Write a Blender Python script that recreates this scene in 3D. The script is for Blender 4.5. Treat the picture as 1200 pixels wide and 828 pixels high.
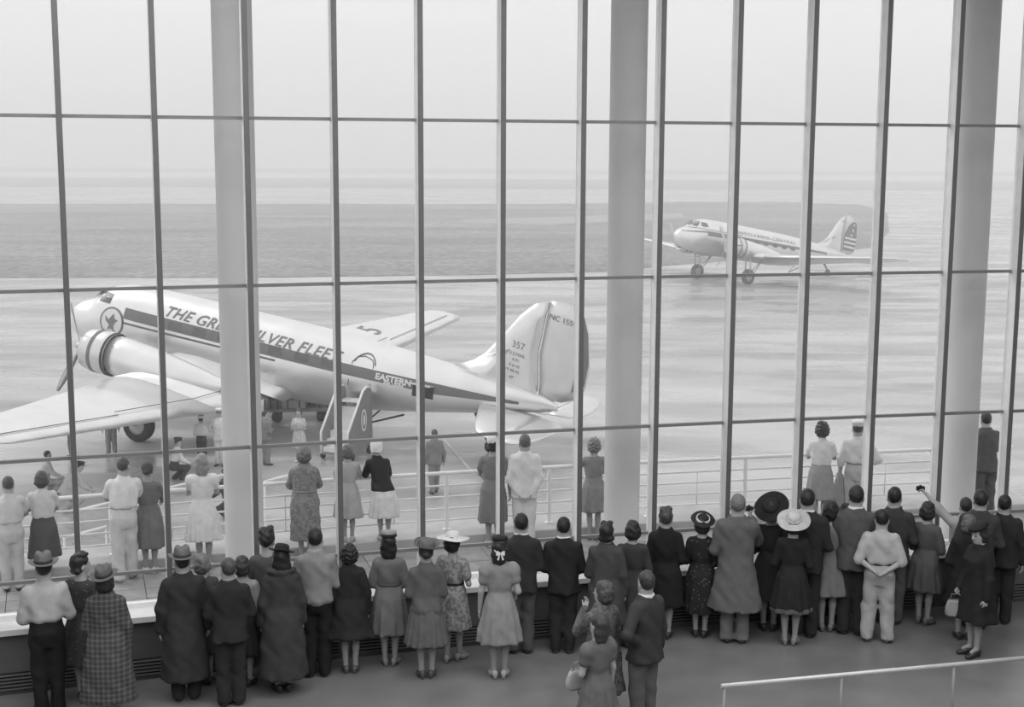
import bpy, bmesh, math, random
import numpy as np
from mathutils import Vector, Matrix

SC = bpy.context.scene
COL = SC.collection
PI = math.pi
for _o in list(bpy.data.objects):
    bpy.data.objects.remove(_o)

# ------------------------------------------------------------------ camera
F_PX, PITCH, ROLL = 1586.4, 0.1464, 0.0043
EYE = np.array([0.0, 0.0, 6.0])
_fw = np.array([0, math.cos(PITCH), -math.sin(PITCH)])
_up0 = np.array([0, math.sin(PITCH), math.cos(PITCH)])
_r0 = np.array([1.0, 0, 0])
_cr, _sr = math.cos(ROLL), math.sin(ROLL)
_up = _up0 * _cr - _r0 * _sr
_rt = _r0 * _cr + _up0 * _sr
cam = bpy.data.cameras.new('camera')
cam.sensor_width = 36.0
cam.sensor_fit = 'HORIZONTAL'
cam.lens = F_PX / 1200 * 36.0
cam.clip_end = 9000
cam_ob = bpy.data.objects.new('camera', cam)
COL.objects.link(cam_ob)
m = Matrix.Identity(4)
for i in range(3):
    m[i][0] = _rt[i]; m[i][1] = _up[i]; m[i][2] = -_fw[i]; m[i][3] = EYE[i]
cam_ob.matrix_world = m
SC.camera = cam_ob

# ------------------------------------------------------------------ world, sun, added room fill, exposure
SKY = 0.98
w = bpy.data.worlds.new('overcast_sky'); SC.world = w
w.use_nodes = True
bg = w.node_tree.nodes['Background']
bg.inputs[0].default_value = (SKY, SKY, SKY, 1)
bg.inputs[1].default_value = 1.0
sun = bpy.data.lights.new('hazy_sun', 'SUN')
sun.energy = 0.9
sun.angle = math.radians(35)
sun_ob = bpy.data.objects.new('hazy_sun', sun); COL.objects.link(sun_ob)
sun_ob.rotation_euler = Vector((0.75, -0.55, -0.85)).to_track_quat('-Z', 'Y').to_euler()
sun_ob.location = (-30, 40, 50)
FILL_W = 205
for lx in (-4.5, 1.0, 6.5):
    for ly in (0.5, 6.5, 12.0):
        la = bpy.data.lights.new('room_fill', 'AREA')  # unseen area lights added overhead to brighten the room and the crowd
        la.shape = 'RECTANGLE'; la.size = 4.6; la.size_y = 4.0; la.energy = FILL_W
        lo = bpy.data.objects.new('room_fill', la); COL.objects.link(lo)
        lo.location = (lx, ly, 9.3)
vs = SC.view_settings
vs.view_transform = 'Standard'; vs.look = 'None'; vs.exposure = 0.0; vs.gamma = 1.0
vs.use_curve_mapping = False
cy = SC.cycles
cy.max_bounces = 8; cy.diffuse_bounces = 4; cy.glossy_bounces = 3; cy.transparent_max_bounces = 24
cy.volume_bounces = 2; cy.use_denoising = True
cy.caustics_reflective = False; cy.caustics_refractive = False

# ------------------------------------------------------------------ pixel helpers (photo frame 1200 x 828)
def ray(px, py):
    return _fw + _rt * (px - 600) / F_PX + _up * (414 - py) / F_PX
def on_z(px, py, z):
    v = ray(px, py); return EYE + v * ((z - EYE[2]) / v[2])
def at_y(px, py, y):
    v = ray(px, py); return EYE + v * (y / v[1])
def pix(P):
    d = np.asarray(P, float) - EYE
    k = d @ _fw
    return 600 + F_PX * (d @ _rt) / k, 414 - F_PX * (d @ _up) / k

# the glazed front bows gently outwards: arc of mullions, one metre apart
AX, AY, AA, AK = -0.1102, 16.2518, 0.2673, -0.0103
def arc(u, off=0.0):
    h = AA + AK * u
    x = AX + (math.sin(h) - math.sin(AA)) / AK
    y = AY - (math.cos(h) - math.cos(AA)) / AK
    return x - math.sin(h) * off, y + math.cos(h) * off, h
def u_at(px, off, z):
    best = min(np.arange(-9, 12, 0.02), key=lambda u: abs(pix((*arc(u, off)[:2], z))[0] - px))
    return float(best)

# ------------------------------------------------------------------ materials (all grey: the photograph is black and white)
MATS = {}
def mat(val, rough=0.8, noise=0.12, scale=14.0, metallic=0.0, pattern=None, spec=0.3, bump=0.0, val2=None):
    key = (round(val, 4), rough, noise, scale, metallic, pattern, spec, bump, val2)
    if key in MATS:
        return MATS[key]
    mt = bpy.data.materials.new('grey_%02d_%s' % (int(val * 100), pattern or 'plain'))
    mt.use_nodes = True
    nt = mt.node_tree; N = nt.nodes; L = nt.links
    b = N['Principled BSDF']
    b.inputs['Roughness'].default_value = rough
    b.inputs['Metallic'].default_value = metallic
    b.inputs['Specular IOR Level'].default_value = spec
    tc = N.new('ShaderNodeTexCoord')
    nz = N.new('ShaderNodeTexNoise'); nz.inputs['Scale'].default_value = scale; nz.inputs['Detail'].default_value = 3
    L.new(tc.outputs['Object'], nz.inputs['Vector'])
    mr = N.new('ShaderNodeMapRange')
    mr.inputs['From Min'].default_value = 0.3; mr.inputs['From Max'].default_value = 0.7
    mr.inputs['To Min'].default_value = 1 - noise; mr.inputs['To Max'].default_value = 1 + noise
    L.new(nz.outputs['Fac'], mr.inputs['Value'])
    base = N.new('ShaderNodeMath'); base.operation = 'MULTIPLY'; base.inputs[0].default_value = val
    L.new(mr.outputs[0], base.inputs[1])
    out = base.outputs[0]
    if pattern:
        v2 = val2 if val2 is not None else val * 2.2
        if pattern == 'check':
            fac = None
            for dr in ('X', 'Z'):
                wv = N.new('ShaderNodeTexWave'); wv.wave_type = 'BANDS'; wv.bands_direction = dr
                wv.inputs['Scale'].default_value = 6.0; wv.inputs['Distortion'].default_value = 0.4
                L.new(tc.outputs['Object'], wv.inputs['Vector'])
                pw = N.new('ShaderNodeMath'); pw.operation = 'POWER'; pw.inputs[1].default_value = 3
                L.new(wv.outputs['Fac'], pw.inputs[0])
                if fac is None: fac = pw.outputs[0]
                else:
                    a = N.new('ShaderNodeMath'); a.operation = 'MULTIPLY_ADD'; a.inputs[1].default_value = 0.5
                    mx = N.new('ShaderNodeMath'); mx.operation = 'MULTIPLY'; mx.inputs[1].default_value = 0.5
                    L.new(fac, mx.inputs[0]); L.new(pw.outputs[0], a.inputs[0]); L.new(mx.outputs[0], a.inputs[2])
                    fac = a.outputs[0]
        elif pattern == 'dots':
            vo = N.new('ShaderNodeTexVoronoi'); vo.inputs['Scale'].default_value = 22
            L.new(tc.outputs['Object'], vo.inputs['Vector'])
            lt = N.new('ShaderNodeMath'); lt.operation = 'LESS_THAN'; lt.inputs[1].default_value = 0.22
            L.new(vo.outputs['Distance'], lt.inputs[0]); fac = lt.outputs[0]
        elif pattern == 'print':
            n2 = N.new('ShaderNodeTexNoise'); n2.inputs['Scale'].default_value = 26; n2.inputs['Detail'].default_value = 1
            L.new(tc.outputs['Object'], n2.inputs['Vector'])
            rr = N.new('ShaderNodeMapRange'); rr.inputs['From Min'].default_value = 0.44; rr.inputs['From Max'].default_value = 0.56
            L.new(n2.outputs['Fac'], rr.inputs['Value']); fac = rr.outputs[0]
        elif pattern == 'stripe':
            wv = N.new('ShaderNodeTexWave'); wv.wave_type = 'BANDS'; wv.bands_direction = 'X'
            wv.inputs['Scale'].default_value = 9.0
            L.new(tc.outputs['Object'], wv.inputs['Vector'])
            pw = N.new('ShaderNodeMath'); pw.operation = 'POWER'; pw.inputs[1].default_value = 4
            L.new(wv.outputs['Fac'], pw.inputs[0]); fac = pw.outputs[0]
        mx = N.new('ShaderNodeMix'); mx.data_type = 'FLOAT'
        L.new(fac, mx.inputs[0]); L.new(out, mx.inputs[2]); mx.inputs[3].default_value = v2
        out = mx.outputs[0]
    cb = N.new('ShaderNodeCombineColor')
    for i in range(3): L.new(out, cb.inputs[i])
    L.new(cb.outputs[0], b.inputs['Base Color'])
    if bump:
        bp = N.new('ShaderNodeBump'); bp.inputs['Strength'].default_value = bump; bp.inputs['Distance'].default_value = 0.02
        L.new(nz.outputs['Fac'], bp.inputs['Height']); L.new(bp.outputs[0], b.inputs['Normal'])
    MATS[key] = mt
    return mt

def ground_mat(name, val, contrast, sx, sy, rough_lo, rough_hi, slab=None, fine=0.0):
    """concrete / grass: streaky noise in colour, wet patches in roughness"""
    mt = bpy.data.materials.new(name); mt.use_nodes = True
    nt = mt.node_tree; N = nt.nodes; L = nt.links; b = N['Principled BSDF']
    b.inputs['Specular IOR Level'].default_value = 0.5
    tc = N.new('ShaderNodeTexCoord'); mp = N.new('ShaderNodeMapping')
    mp.inputs['Scale'].default_value = (sx, sy, 1); mp.inputs['Rotation'].default_value = (0, 0, 0.25)
    L.new(tc.outputs['Object'], mp.inputs['Vector'])
    nz = N.new('ShaderNodeTexNoise'); nz.inputs['Scale'].default_value = 1.0; nz.inputs['Detail'].default_value = 6
    nz.inputs['Roughness'].default_value = 0.62
    L.new(mp.outputs[0], nz.inputs['Vector'])
    mr = N.new('ShaderNodeMapRange'); mr.inputs['From Min'].default_value = 0.32; mr.inputs['From Max'].default_value = 0.68
    mr.inputs['To Min'].default_value = val * (1 - contrast); mr.inputs['To Max'].default_value = val * (1 + contrast)
    L.new(nz.outputs['Fac'], mr.inputs['Value'])
    out = mr.outputs[0]
    if fine:
        n3 = N.new('ShaderNodeTexNoise'); n3.inputs['Scale'].default_value = 1.6; n3.inputs['Detail'].default_value = 4
        L.new(tc.outputs['Object'], n3.inputs['Vector'])
        m3 = N.new('ShaderNodeMapRange'); m3.inputs['From Min'].default_value = 0.3; m3.inputs['From Max'].default_value = 0.7
        m3.inputs['To Min'].default_value = 1 - fine; m3.inputs['To Max'].default_value = 1 + fine
        L.new(n3.outputs['Fac'], m3.inputs['Value'])
        mm = N.new('ShaderNodeMath'); mm.operation = 'MULTIPLY'
        L.new(out, mm.inputs[0]); L.new(m3.outputs[0], mm.inputs[1]); out = mm.outputs[0]
    if slab:
        bk = N.new('ShaderNodeTexBrick'); bk.offset = 0.0
        bk.inputs['Scale'].default_value = 1.0
        bk.inputs['Brick Width'].default_value = slab; bk.inputs['Row Height'].default_value = slab
        bk.inputs['Mortar Size'].default_value = 0.05
        bk.inputs['Color1'].default_value = (1, 1, 1, 1); bk.inputs['Color2'].default_value = (0.93, 0.93, 0.93, 1)
        bk.inputs['Mortar'].default_value = (0.86, 0.86, 0.86, 1)
        mp2 = N.new('ShaderNodeMapping'); mp2.inputs['Rotation'].default_value = (0, 0, 0.72)
        L.new(tc.outputs['Object'], mp2.inputs['Vector']); L.new(mp2.outputs[0], bk.inputs['Vector'])
        mm = N.new('ShaderNodeMath'); mm.operation = 'MULTIPLY'
        L.new(out, mm.inputs[0]); L.new(bk.outputs['Color'], mm.inputs[1]); out = mm.outputs[0]
    cb = N.new('ShaderNodeCombineColor')
    for i in range(3): L.new(out, cb.inputs[i])
    L.new(cb.outputs[0], b.inputs['Base Color'])
    n2 = N.new('ShaderNodeTexNoise'); n2.inputs['Scale'].default_value = 0.45; n2.inputs['Detail'].default_value = 5
    mp3 = N.new('ShaderNodeMapping'); mp3.inputs['Scale'].default_value = (0.35, 1.0, 1)
    L.new(tc.outputs['Object'], mp3.inputs['Vector']); L.new(mp3.outputs[0], n2.inputs['Vector'])
    r2 = N.new('ShaderNodeMapRange'); r2.inputs['From Min'].default_value = 0.42; r2.inputs['From Max'].default_value = 0.6
    r2.inputs['To Min'].default_value = rough_lo; r2.inputs['To Max'].default_value = rough_hi
    L.new(n2.outputs['Fac'], r2.inputs['Value']); L.new(r2.outputs[0], b.inputs['Roughness'])
    return mt

def glass_mat():
    mt = bpy.data.materials.new('window_glass'); mt.use_nodes = True
    nt = mt.node_tree; N = nt.nodes; L = nt.links
    N.remove(N['Principled BSDF'])
    tr = N.new('ShaderNodeBsdfTransparent'); tr.inputs[0].default_value = (0.985, 0.985, 0.985, 1)
    gl = N.new('ShaderNodeBsdfGlossy'); gl.inputs['Roughness'].default_value = 0.02
    fr = N.new('ShaderNodeFresnel'); fr.inputs[0].default_value = 1.16
    mx = N.new('ShaderNodeMixShader')
    L.new(fr.outputs[0], mx.inputs[0]); L.new(tr.outputs[0], mx.inputs[1]); L.new(gl.outputs[0], mx.inputs[2])
    L.new(mx.outputs[0], N['Material Output'].inputs['Surface'])
    return mt
GLASS = glass_mat()

# ------------------------------------------------------------------ mesh helpers
def mesh_np(name, V, Q, smooth=True, mats=None, midx=None):
    """quads/tris as index arrays (Q: list of arrays with 3 or 4 columns)"""
    me = bpy.data.meshes.new(name)
    if not isinstance(Q, list): Q = [Q]
    Q = [np.asarray(q, np.int32) for q in Q if len(q)]
    V = np.asarray(V, np.float32)
    me.vertices.add(len(V)); me.vertices.foreach_set('co', V.ravel())
    nl = sum(q.size for q in Q); nf = sum(len(q) for q in Q)
    me.loops.add(nl); me.polygons.add(nf)
    me.loops.foreach_set('vertex_index', np.concatenate([q.ravel() for q in Q]))
    tot = np.concatenate([np.full(len(q), q.shape[1], np.int32) for q in Q])
    st = np.concatenate([[0], np.cumsum(tot)[:-1]]).astype(np.int32)
    me.polygons.foreach_set('loop_start', st)
    if smooth: me.polygons.foreach_set('use_smooth', np.ones(nf, bool))
    if midx is not None: me.polygons.foreach_set('material_index', np.asarray(midx, np.int32))
    for mm in (mats or []): me.materials.append(mm)
    me.update(calc_edges=True); me.validate()
    return me

def link(name, me, parent=None, material=None):
    o = bpy.data.objects.new(name, me); COL.objects.link(o)
    if parent is not None: o.parent = parent
    if material is not None:
        me.materials.clear(); me.materials.append(material)
    return o
def empty(name, loc=(0, 0, 0), rot=(0, 0, 0)):
    o = bpy.data.objects.new(name, None); COL.objects.link(o)
    o.location = loc; o.rotation_euler = rot; o.empty_display_size = 0.2
    return o
def tag(o, label=None, cat=None, group=None, kind=None):
    if label: o['label'] = label
    if cat: o['category'] = cat
    if group: o['group'] = group
    if kind: o['kind'] = kind
    return o

class MB:
    """collects simple shapes into one mesh"""
    def __init__(s): s.v = []; s.f = []; s.sm = []
    def add(s, vs, fs, smooth=False):
        n = len(s.v); s.v += [tuple(map(float, p)) for p in vs]
        for f in fs: s.f.append(tuple(i + n for i in f)); s.sm.append(smooth)
        return s
    def box(s, c, h, rot=None):
        vs = []
        for dz in (-1, 1):
            for dx, dy in ((-1, -1), (1, -1), (1, 1), (-1, 1)):
                p = Vector((dx * h[0], dy * h[1], dz * h[2]))
                if rot is not None: p = rot @ p
                vs.append(Vector(c) + p)
        return s.add(vs, [(3, 2, 1, 0), (4, 5, 6, 7), (0, 1, 5, 4), (1, 2, 6, 5), (2, 3, 7, 6), (3, 0, 4, 7)])
    def tube(s, pts, r, seg=8, caps=True):
        pts = [Vector(p) for p in pts]; n = len(pts)
        rs = r if isinstance(r, (list, tuple)) else [r] * n
        vs = []; prev = None
        for i, p in enumerate(pts):
            d = (pts[min(i + 1, n - 1)] - pts[max(i - 1, 0)]).normalized()
            a = prev - d * prev.dot(d) if prev is not None else d.orthogonal()
            if a.length < 1e-6: a = d.orthogonal()
            a.normalize(); prev = a; b = d.cross(a)
            for k in range(seg):
                t = 2 * PI * k / seg
                vs.append(p + (a * math.cos(t) + b * math.sin(t)) * rs[i])
        fs = [(i * seg + k, i * seg + (k + 1) % seg, (i + 1) * seg + (k + 1) % seg, (i + 1) * seg + k) for i in range(n - 1) for k in range(seg)]
        s.add(vs, fs, True)
        if caps:
            m0 = len(s.v) - len(vs)
            s.f.append(tuple(m0 + k for k in reversed(range(seg)))); s.sm.append(False)
            s.f.append(tuple(m0 + (n - 1) * seg + k for k in range(seg))); s.sm.append(False)
        return s
    def rings(s, rings, closed_u=True, cap0=False, cap1=False, smooth=True):
        """loft through rings of equal point count"""
        k = len(rings[0]); n = len(rings); vs = [p for r in rings for p in r]; fs = []
        for i in range(n - 1):
            for j in range(k if closed_u else k - 1):
                fs.append((i * k + j, i * k + (j + 1) % k, (i + 1) * k + (j + 1) % k, (i + 1) * k + j))
        m0 = len(s.v); s.add(vs, fs, smooth)
        if cap0: s.f.append(tuple(m0 + j for j in reversed(range(k)))); s.sm.append(False)
        if cap1: s.f.append(tuple(m0 + (n - 1) * k + j for j in range(k))); s.sm.append(False)
        return s
    def lathe(s, prof, seg=24, mod=None):
        rings = []
        for r, z in prof:
            ring = []
            for k in range(seg):
                t = 2 * PI * k / seg
                x, y, zz = r * math.cos(t), r * math.sin(t), z
                if mod: x, y, zz = mod(x, y, zz, t, r)
                ring.append((x, y, zz))
            rings.append(ring)
        return s.rings(rings)
    def mesh(s, name, fix=True):
        me = bpy.data.meshes.new(name); me.from_pydata(s.v, [], s.f)
        me.polygons.foreach_set('use_smooth', s.sm)
        if fix:
            bm = bmesh.new(); bm.from_mesh(me); bmesh.ops.recalc_face_normals(bm, faces=bm.faces); bm.to_mesh(me); bm.free()
        me.update(); return me
    def build(s, name, material, parent=None): return link(name, s.mesh(name), parent, material)

def bevel_box(name, c, h, material, parent=None, bev=0.02, rot=None):
    bm = bmesh.new(); bmesh.ops.create_cube(bm, size=2)
    for v in bm.verts: v.co = Vector((v.co.x * h[0], v.co.y * h[1], v.co.z * h[2]))
    bmesh.ops.bevel(bm, geom=list(bm.edges), offset=min(bev, min(h) * 0.6), segments=2, affect='EDGES')
    me = bpy.data.meshes.new(name)
    R = rot.to_4x4() if rot is not None else Matrix.Identity(4)
    bm.transform(Matrix.Translation(Vector(c)) @ R); bm.to_mesh(me); bm.free()
    return link(name, me, parent, material)

def text_verts(body, size, shear=0.0, space=1.0, offset=0.0):
    cu = bpy.data.curves.new('t', 'FONT'); cu.body = body; cu.size = size; cu.shear = shear; cu.space_character = space
    cu.offset = offset; cu.resolution_u = 3
    ob = bpy.data.objects.new('t', cu); COL.objects.link(ob)
    dg = bpy.context.evaluated_depsgraph_get()
    me = bpy.data.meshes.new_from_object(ob.evaluated_get(dg))
    V = [tuple(v.co) for v in me.vertices]; Fc = [tuple(p.vertices) for p in me.polygons]
    bpy.data.objects.remove(ob); bpy.data.curves.remove(cu); bpy.data.meshes.remove(me)
    return V, Fc

# ================================================================== THE SETTING
U0, U1 = -9, 10
GROUND = -3.6
def arc_band(mb, prof, u0=U0, u1=U1, n=None):
    """sweep a closed (offset, z) profile along the arc"""
    n = n or (u1 - u0)
    rings = []
    for i in range(n + 1):
        u = u0 + (u1 - u0) * i / n
        rings.append([(*arc(u, o)[:2], z) for o, z in prof])
    return mb.rings(rings, cap0=True, cap1=True, smooth=False)

xL, yL, _ = arc(U0); xR, yR, _ = arc(U1)
# room floor: polished dark terrazzo
def floor_mat():
    mt = mat(0.20, 0.33, 0.15, 1.5, spec=0.55)
    return mt
pts = [(xL - 0.3, -7), (xR + 0.3, -7)] + [arc(U1 - i, 0.1)[:2] for i in range(U1 - U0 + 1)]
vs = [(x, y, 0) for x, y in pts] + [(x, y, -0.3) for x, y in pts]
n = len(pts)
fl = MB().add(vs, [tuple(range(n)), tuple(reversed(range(n, 2 * n)))] + [(i, i + n, (i + 1) % n + n, (i + 1) % n) for i in range(n)]).build('floor', floor_mat())
tag(fl, 'dark polished floor of the waiting room', kind='structure')
wall_m = mat(0.32, 0.85, 0.06, 2)
for nm, c, h in (('wall_left', (xL - 0.15, (yL - 7) / 2, 4.7), (0.15, (yL + 7) / 2 + 0.2, 4.7)),
                 ('wall_right', (xR + 0.15, (yR - 7) / 2, 4.7), (0.15, (yR + 7) / 2 + 0.2, 4.7)),
                 ('wall_back', ((xL + xR) / 2, -7.15, 4.7), ((xR - xL) / 2 + 0.3, 0.15, 4.7))):
    tag(MB().box(c, h).build(nm, wall_m), kind='structure')
tag(MB().box(((xL + xR) / 2, 5.6, 9.55), ((xR - xL) / 2 + 0.3, 13.2, 0.15)).build('ceiling', mat(0.6, 0.9, 0.04, 2)), kind='structure')

# low wall under the windows, with convector grilles
wf = arc_band(MB(), [(-0.15, 0.0), (-0.15, 0.70), (0.24, 0.70), (0.24, 0.0)]).build('wall_front', mat(0.13, 0.6, 0.1, 3))
tag(wf, kind='structure')
gm_dark = mat(0.02, 0.7, 0.1, 5); gm_slat = mat(0.16, 0.45, 0.1, 6)
def arc_piece(mb, ua, ub, o0, o1, z0, z1):
    p = [arc(ua, o0), arc(ub, o0), arc(ub, o1), arc(ua, o1)]
    v = [(q[0], q[1], z0) for q in p] + [(q[0], q[1], z1) for q in p]
    return mb.add(v, [(3, 2, 1, 0), (4, 5, 6, 7), (0, 1, 5, 4), (1, 2, 6, 5), (2, 3, 7, 6), (3, 0, 4, 7)])
for i in range(U0 + 1, U1 - 1):
    g = arc_piece(MB(), i + 0.08, i + 0.92, -0.165, -0.151, 0.05, 0.25).build('radiator_grille', gm_dark, wf)
    for k in range(5):
        arc_piece(MB(), i + 0.08, i + 0.92, -0.185, -0.166, 0.058 + k * 0.04, 0.076 + k * 0.04).build('slat', gm_slat, g)
sill = arc_band(MB(), [(-0.22, 0.70), (-0.22, 0.765), (0.10, 0.775), (0.26, 0.775), (0.26, 0.70)]).build('trim_1', mat(0.75, 0.5, 0.05, 5))
tag(sill, 'white window sill along the low wall', kind='structure')

# the glazed front
win = empty('window_1', (arc(0)[0], arc(0)[1], 0.775)); tag(win, 'tall glazed front of slender metal bars and clear panes', kind='structure')
def reparent(o, p):
    o.parent = p; o.matrix_parent_inverse = Matrix.Translation(Vector(p.location) * -1) if p.rotation_euler.x == 0 and p.rotation_euler.z == 0 else p.matrix_world.inverted()
    return o
bar_m = mat(0.88, 0.42, 0.05, 6, metallic=0.1, spec=0.5)
tra_m = mat(0.24, 0.42, 0.05, 6, metallic=0.2, spec=0.5)
mullion_shade_m = mat(0.17, 0.5, 0.06, 6, metallic=0.3, spec=0.4)  # shade of the backlit inner mullion faces, put into the colour
ZT = [0.775] + [6 + z * 1.0095 for z in (-4.7673, -3.3843, -1.5032, 0.3835)] + [8.30, 9.40]
for u in range(U0, U1 + 1):
    mb = MB(); x, y, h = arc(u); R = Matrix.Rotation(h, 3, 'Z')
    def q(a, b): v = R @ Vector((a, b, 0)); return (x + v.x, y + v.y)
    def pris(prof): return MB().rings([[(*q(a, b), z) for a, b in prof] for z in (0.775, 9.40)], cap0=True, cap1=True, smooth=False)
    ml = reparent(pris([(-0.026, 0.013), (0.026, 0.013), (0.026, 0.155), (0.034, 0.157), (0.034, 0.20), (-0.034, 0.20), (-0.034, 0.157), (-0.026, 0.155)]).build('mullion', bar_m), win)
    strip_ = pris([(-0.027, 0.0), (0.027, 0.0), (0.031, 0.004), (0.031, 0.0125), (-0.031, 0.0125), (-0.031, 0.004)]).build('mullion_shade_strip', mullion_shade_m)  # thin strip carrying the painted shade on the room-facing side
    strip_.parent = ml
for u in range(U0, U1):
    for z in ZT[1:-1]:
        reparent(arc_piece(MB(), u + 0.034, u + 0.966, 0.135, 0.185, z - 0.019, z + 0.019).build('transom', tra_m), win)
    reparent(arc_piece(MB(), u + 0.036, u + 0.964, 0.11, 0.20, 0.775, 0.83).build('bottom_rail', bar_m), win)
    for k in range(len(ZT) - 1):
        z0 = ZT[k] + (0.055 if k == 0 else 0.019); z1 = ZT[k + 1] - (0.019 if k < len(ZT) - 2 else 0)
        a, b = arc(u + 0.036, 0.16), arc(u + 0.964, 0.16)
        reparent(MB().add([(a[0], a[1], z0), (b[0], b[1], z0), (b[0], b[1], z1), (a[0], a[1], z1)], [(0, 1, 2, 3)]).build('pane', GLASS), win)

# terrace outside, paved with square tiles, kerb at its edge
ter = arc_band(MB(), [(0.24, GROUND), (0.24, -0.025), (5.05, -0.025), (5.05, GROUND)]).build('floor_terrace', mat(0.26, 0.9, 0.2, 4))
tag(ter, 'paved visitors terrace between the glazing and the railing', kind='structure')
tile_ms = [mat(v, 0.5, 0.16, 5, spec=0.5) for v in (0.30, 0.34, 0.38, 0.27)]
random.seed(5)
TS = 0.44
def tile(mb, ua, o):
    g = 0.008
    return arc_piece(mb, ua + g, ua + TS - g, o + g, o + TS - g - 0.002, -0.024, -0.001 - random.random() * 0.004)
nrow = 9
rest = MB()
ncol = int((U1 - U0) / TS)
for c in range(ncol):
    ua = U0 + c * TS
    for r in range(nrow):
        o = 0.30 + r * 0.421
        vis = -7.0 <= ua <= 7.2
        def t2(mb):
            g = 0.005
            return arc_piece(mb, ua + g, ua + TS - g, o + g, o + 0.421 - g, -0.024, -0.001 - random.random() * 0.004)
        if vis: t2(MB()).build('paving_tile', random.choice(tile_ms), ter)
        else: t2(rest)
tag(rest.build('paving_tile_rest', tile_ms[0], ter), kind='stuff')
kerb = arc_band(MB(), [(4.12, -0.02), (4.12, 0.135), (4.135, 0.15), (5.05, 0.15), (5.05, -0.02)]).build('kerb', mat(0.50, 0.8, 0.1, 3))
tag(kerb, 'pale concrete kerb carrying the terrace railing', kind='structure')
canopy = arc_band(MB(), [(0.26, 9.4), (0.26, 9.8), (2.3, 9.8), (2.3, 9.4)]).build('ceiling_canopy', mat(0.6, 0.9, 0.04, 2)); tag(canopy, kind='structure')

# round columns on the terrace
col_m = mat(0.60, 0.62, 0.04, 2.0, bump=0.03)
for u, lab in ((-3.04, 'thick round white column left of centre outside the glass'), (1.9, 'round white column in the middle behind the glass'),
               (6.85, 'round white column near the right edge outside the glass')):
    x, y, h = arc(u, 1.0)
    R = 0.238
    o = MB().lathe([(0.001, 0), (R + 0.012, 0), (R + 0.012, 0.05), (R, 0.06), (R, 9.34), (R + 0.02, 9.36), (R + 0.02, 9.4), (0.001, 9.4)], 48).build('column', col_m)
    o.location = (x, y, 0); tag(o, lab, 'column', 'terrace columns')

# railing along the terrace edge
RO = 4.5
rl = empty('terrace_railing', (*arc(0, RO)[:2], 0.15)); tag(rl, 'long white pipe railing with five rails along the terrace edge', 'railing')
white_m = mat(0.88, 0.45, 0.03, 4)
post_u = []
u524, u644 = u_at(524, RO, 0.6), u_at(644, RO, 0.6)
stp = u644 - u524
k = -12
rail_top = 1.06
zr = [0.86, 0.68, 0.49, 0.31]
UA, UB = U0 + 0.3, U1 - 0.3
mb = MB(); mb.tube([(*arc(UA + (UB - UA) * i / 60, RO)[:2], rail_top) for i in range(61)], 0.030, 10); reparent(mb.build('top_rail', white_m), rl)
for z in zr:
    mb = MB(); mb.tube([(*arc(UA + (UB - UA) * i / 60, RO)[:2], z) for i in range(61)], 0.0165, 8); reparent(mb.build('rail', white_m), rl)
while u524 + k * stp < UB:
    u = u524 + k * stp; k += 1
    if u < UA: continue
    x, y, h = arc(u, RO)
    mb = MB(); mb.box((x, y, 0.60), (0.028, 0.020, 0.45), Matrix.Rotation(h, 3, 'Z')); mb.box((x, y, 0.158), (0.06, 0.05, 0.008), Matrix.Rotation(h, 3, 'Z'))
    reparent(mb.build('post', white_m), rl)
    if u + stp / 2 < UB:
        x, y, h = arc(u + stp / 2, RO)
        reparent(MB().tube([(x, y, 0.31), (x, y, 0.86)], 0.011, 6).build('spacer_bar', white_m), rl)

# guard rail in the room, lower right of the picture
pa, pb = on_z(845, 803.5, 0.9), on_z(1230, 768, 0.9)
gr = empty('guard_rail', (pb[0], pb[1], 0)); tag(gr, 'thin pale guard rail on slim posts in the room', 'railing')
d = (pb - pa); 
mb = MB().tube([tuple(pa), tuple(pa + d * 0.5), tuple(pb)], 0.022, 10); reparent(mb.build('top_rail', mat(0.62, 0.35, 0.05, 4, metallic=0.2)), gr)
p1 = min(np.linspace(0, 1, 400), key=lambda t: abs(pix(pa + d * t)[0] - 987)); p2 = min(np.linspace(0, 1, 400), key=lambda t: abs(pix(pa + d * t)[0] - 1118))
for t in (p1, p2, 2 * p1 - p2 if 2 * p1 - p2 > 0.01 else 0.02):
    q_ = pa + d * t
    mb = MB().tube([(q_[0], q_[1], 0.0), (q_[0], q_[1], 0.885)], 0.016, 8); mb.lathe  # slim post
    mb.box((q_[0], q_[1], 0.005), (0.05, 0.05, 0.005)); reparent(mb.build('post', mat(0.30, 0.4, 0.05, 4, metallic=0.2)), gr)

# airfield ground: concrete apron, grass, runways (strips lie one over another by a few centimetres)
def flat(name, pts, z, material, label):
    me = MB().add([(x, y, z) for x, y in pts], [tuple(range(len(pts)))]).mesh(name)
    if me.polygons[0].normal.z < 0: me.flip_normals()
    o = link(name, me, None, material); tag(o, label, kind='structure'); return o
apron_m = ground_mat('apron_concrete', 0.43, 0.30, 0.05, 0.16, 0.16, 0.60, slab=6.0)
grass_m = ground_mat('mown_grass', 0.24, 0.32, 0.03, 0.09, 0.9, 1.0, fine=0.55)
grass2_m = ground_mat('far_grass', 0.30, 0.2, 0.01, 0.05, 0.9, 1.0)
worn_m = ground_mat('worn_grass', 0.36, 0.12, 0.02, 0.06, 0.9, 1.0, fine=0.2)
run_m = ground_mat('runway_concrete', 0.62, 0.08, 0.01, 0.04, 0.5, 0.8)
far_m = ground_mat('far_shore', 0.12, 0.2, 0.006, 0.02, 0.9, 1.0)
flat('ground_apron', [(-160, 19.0), (200, 19.0), (400, 420), (-400, 420)], GROUND, apron_m, 'wet pale concrete apron in front of the terminal')
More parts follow.
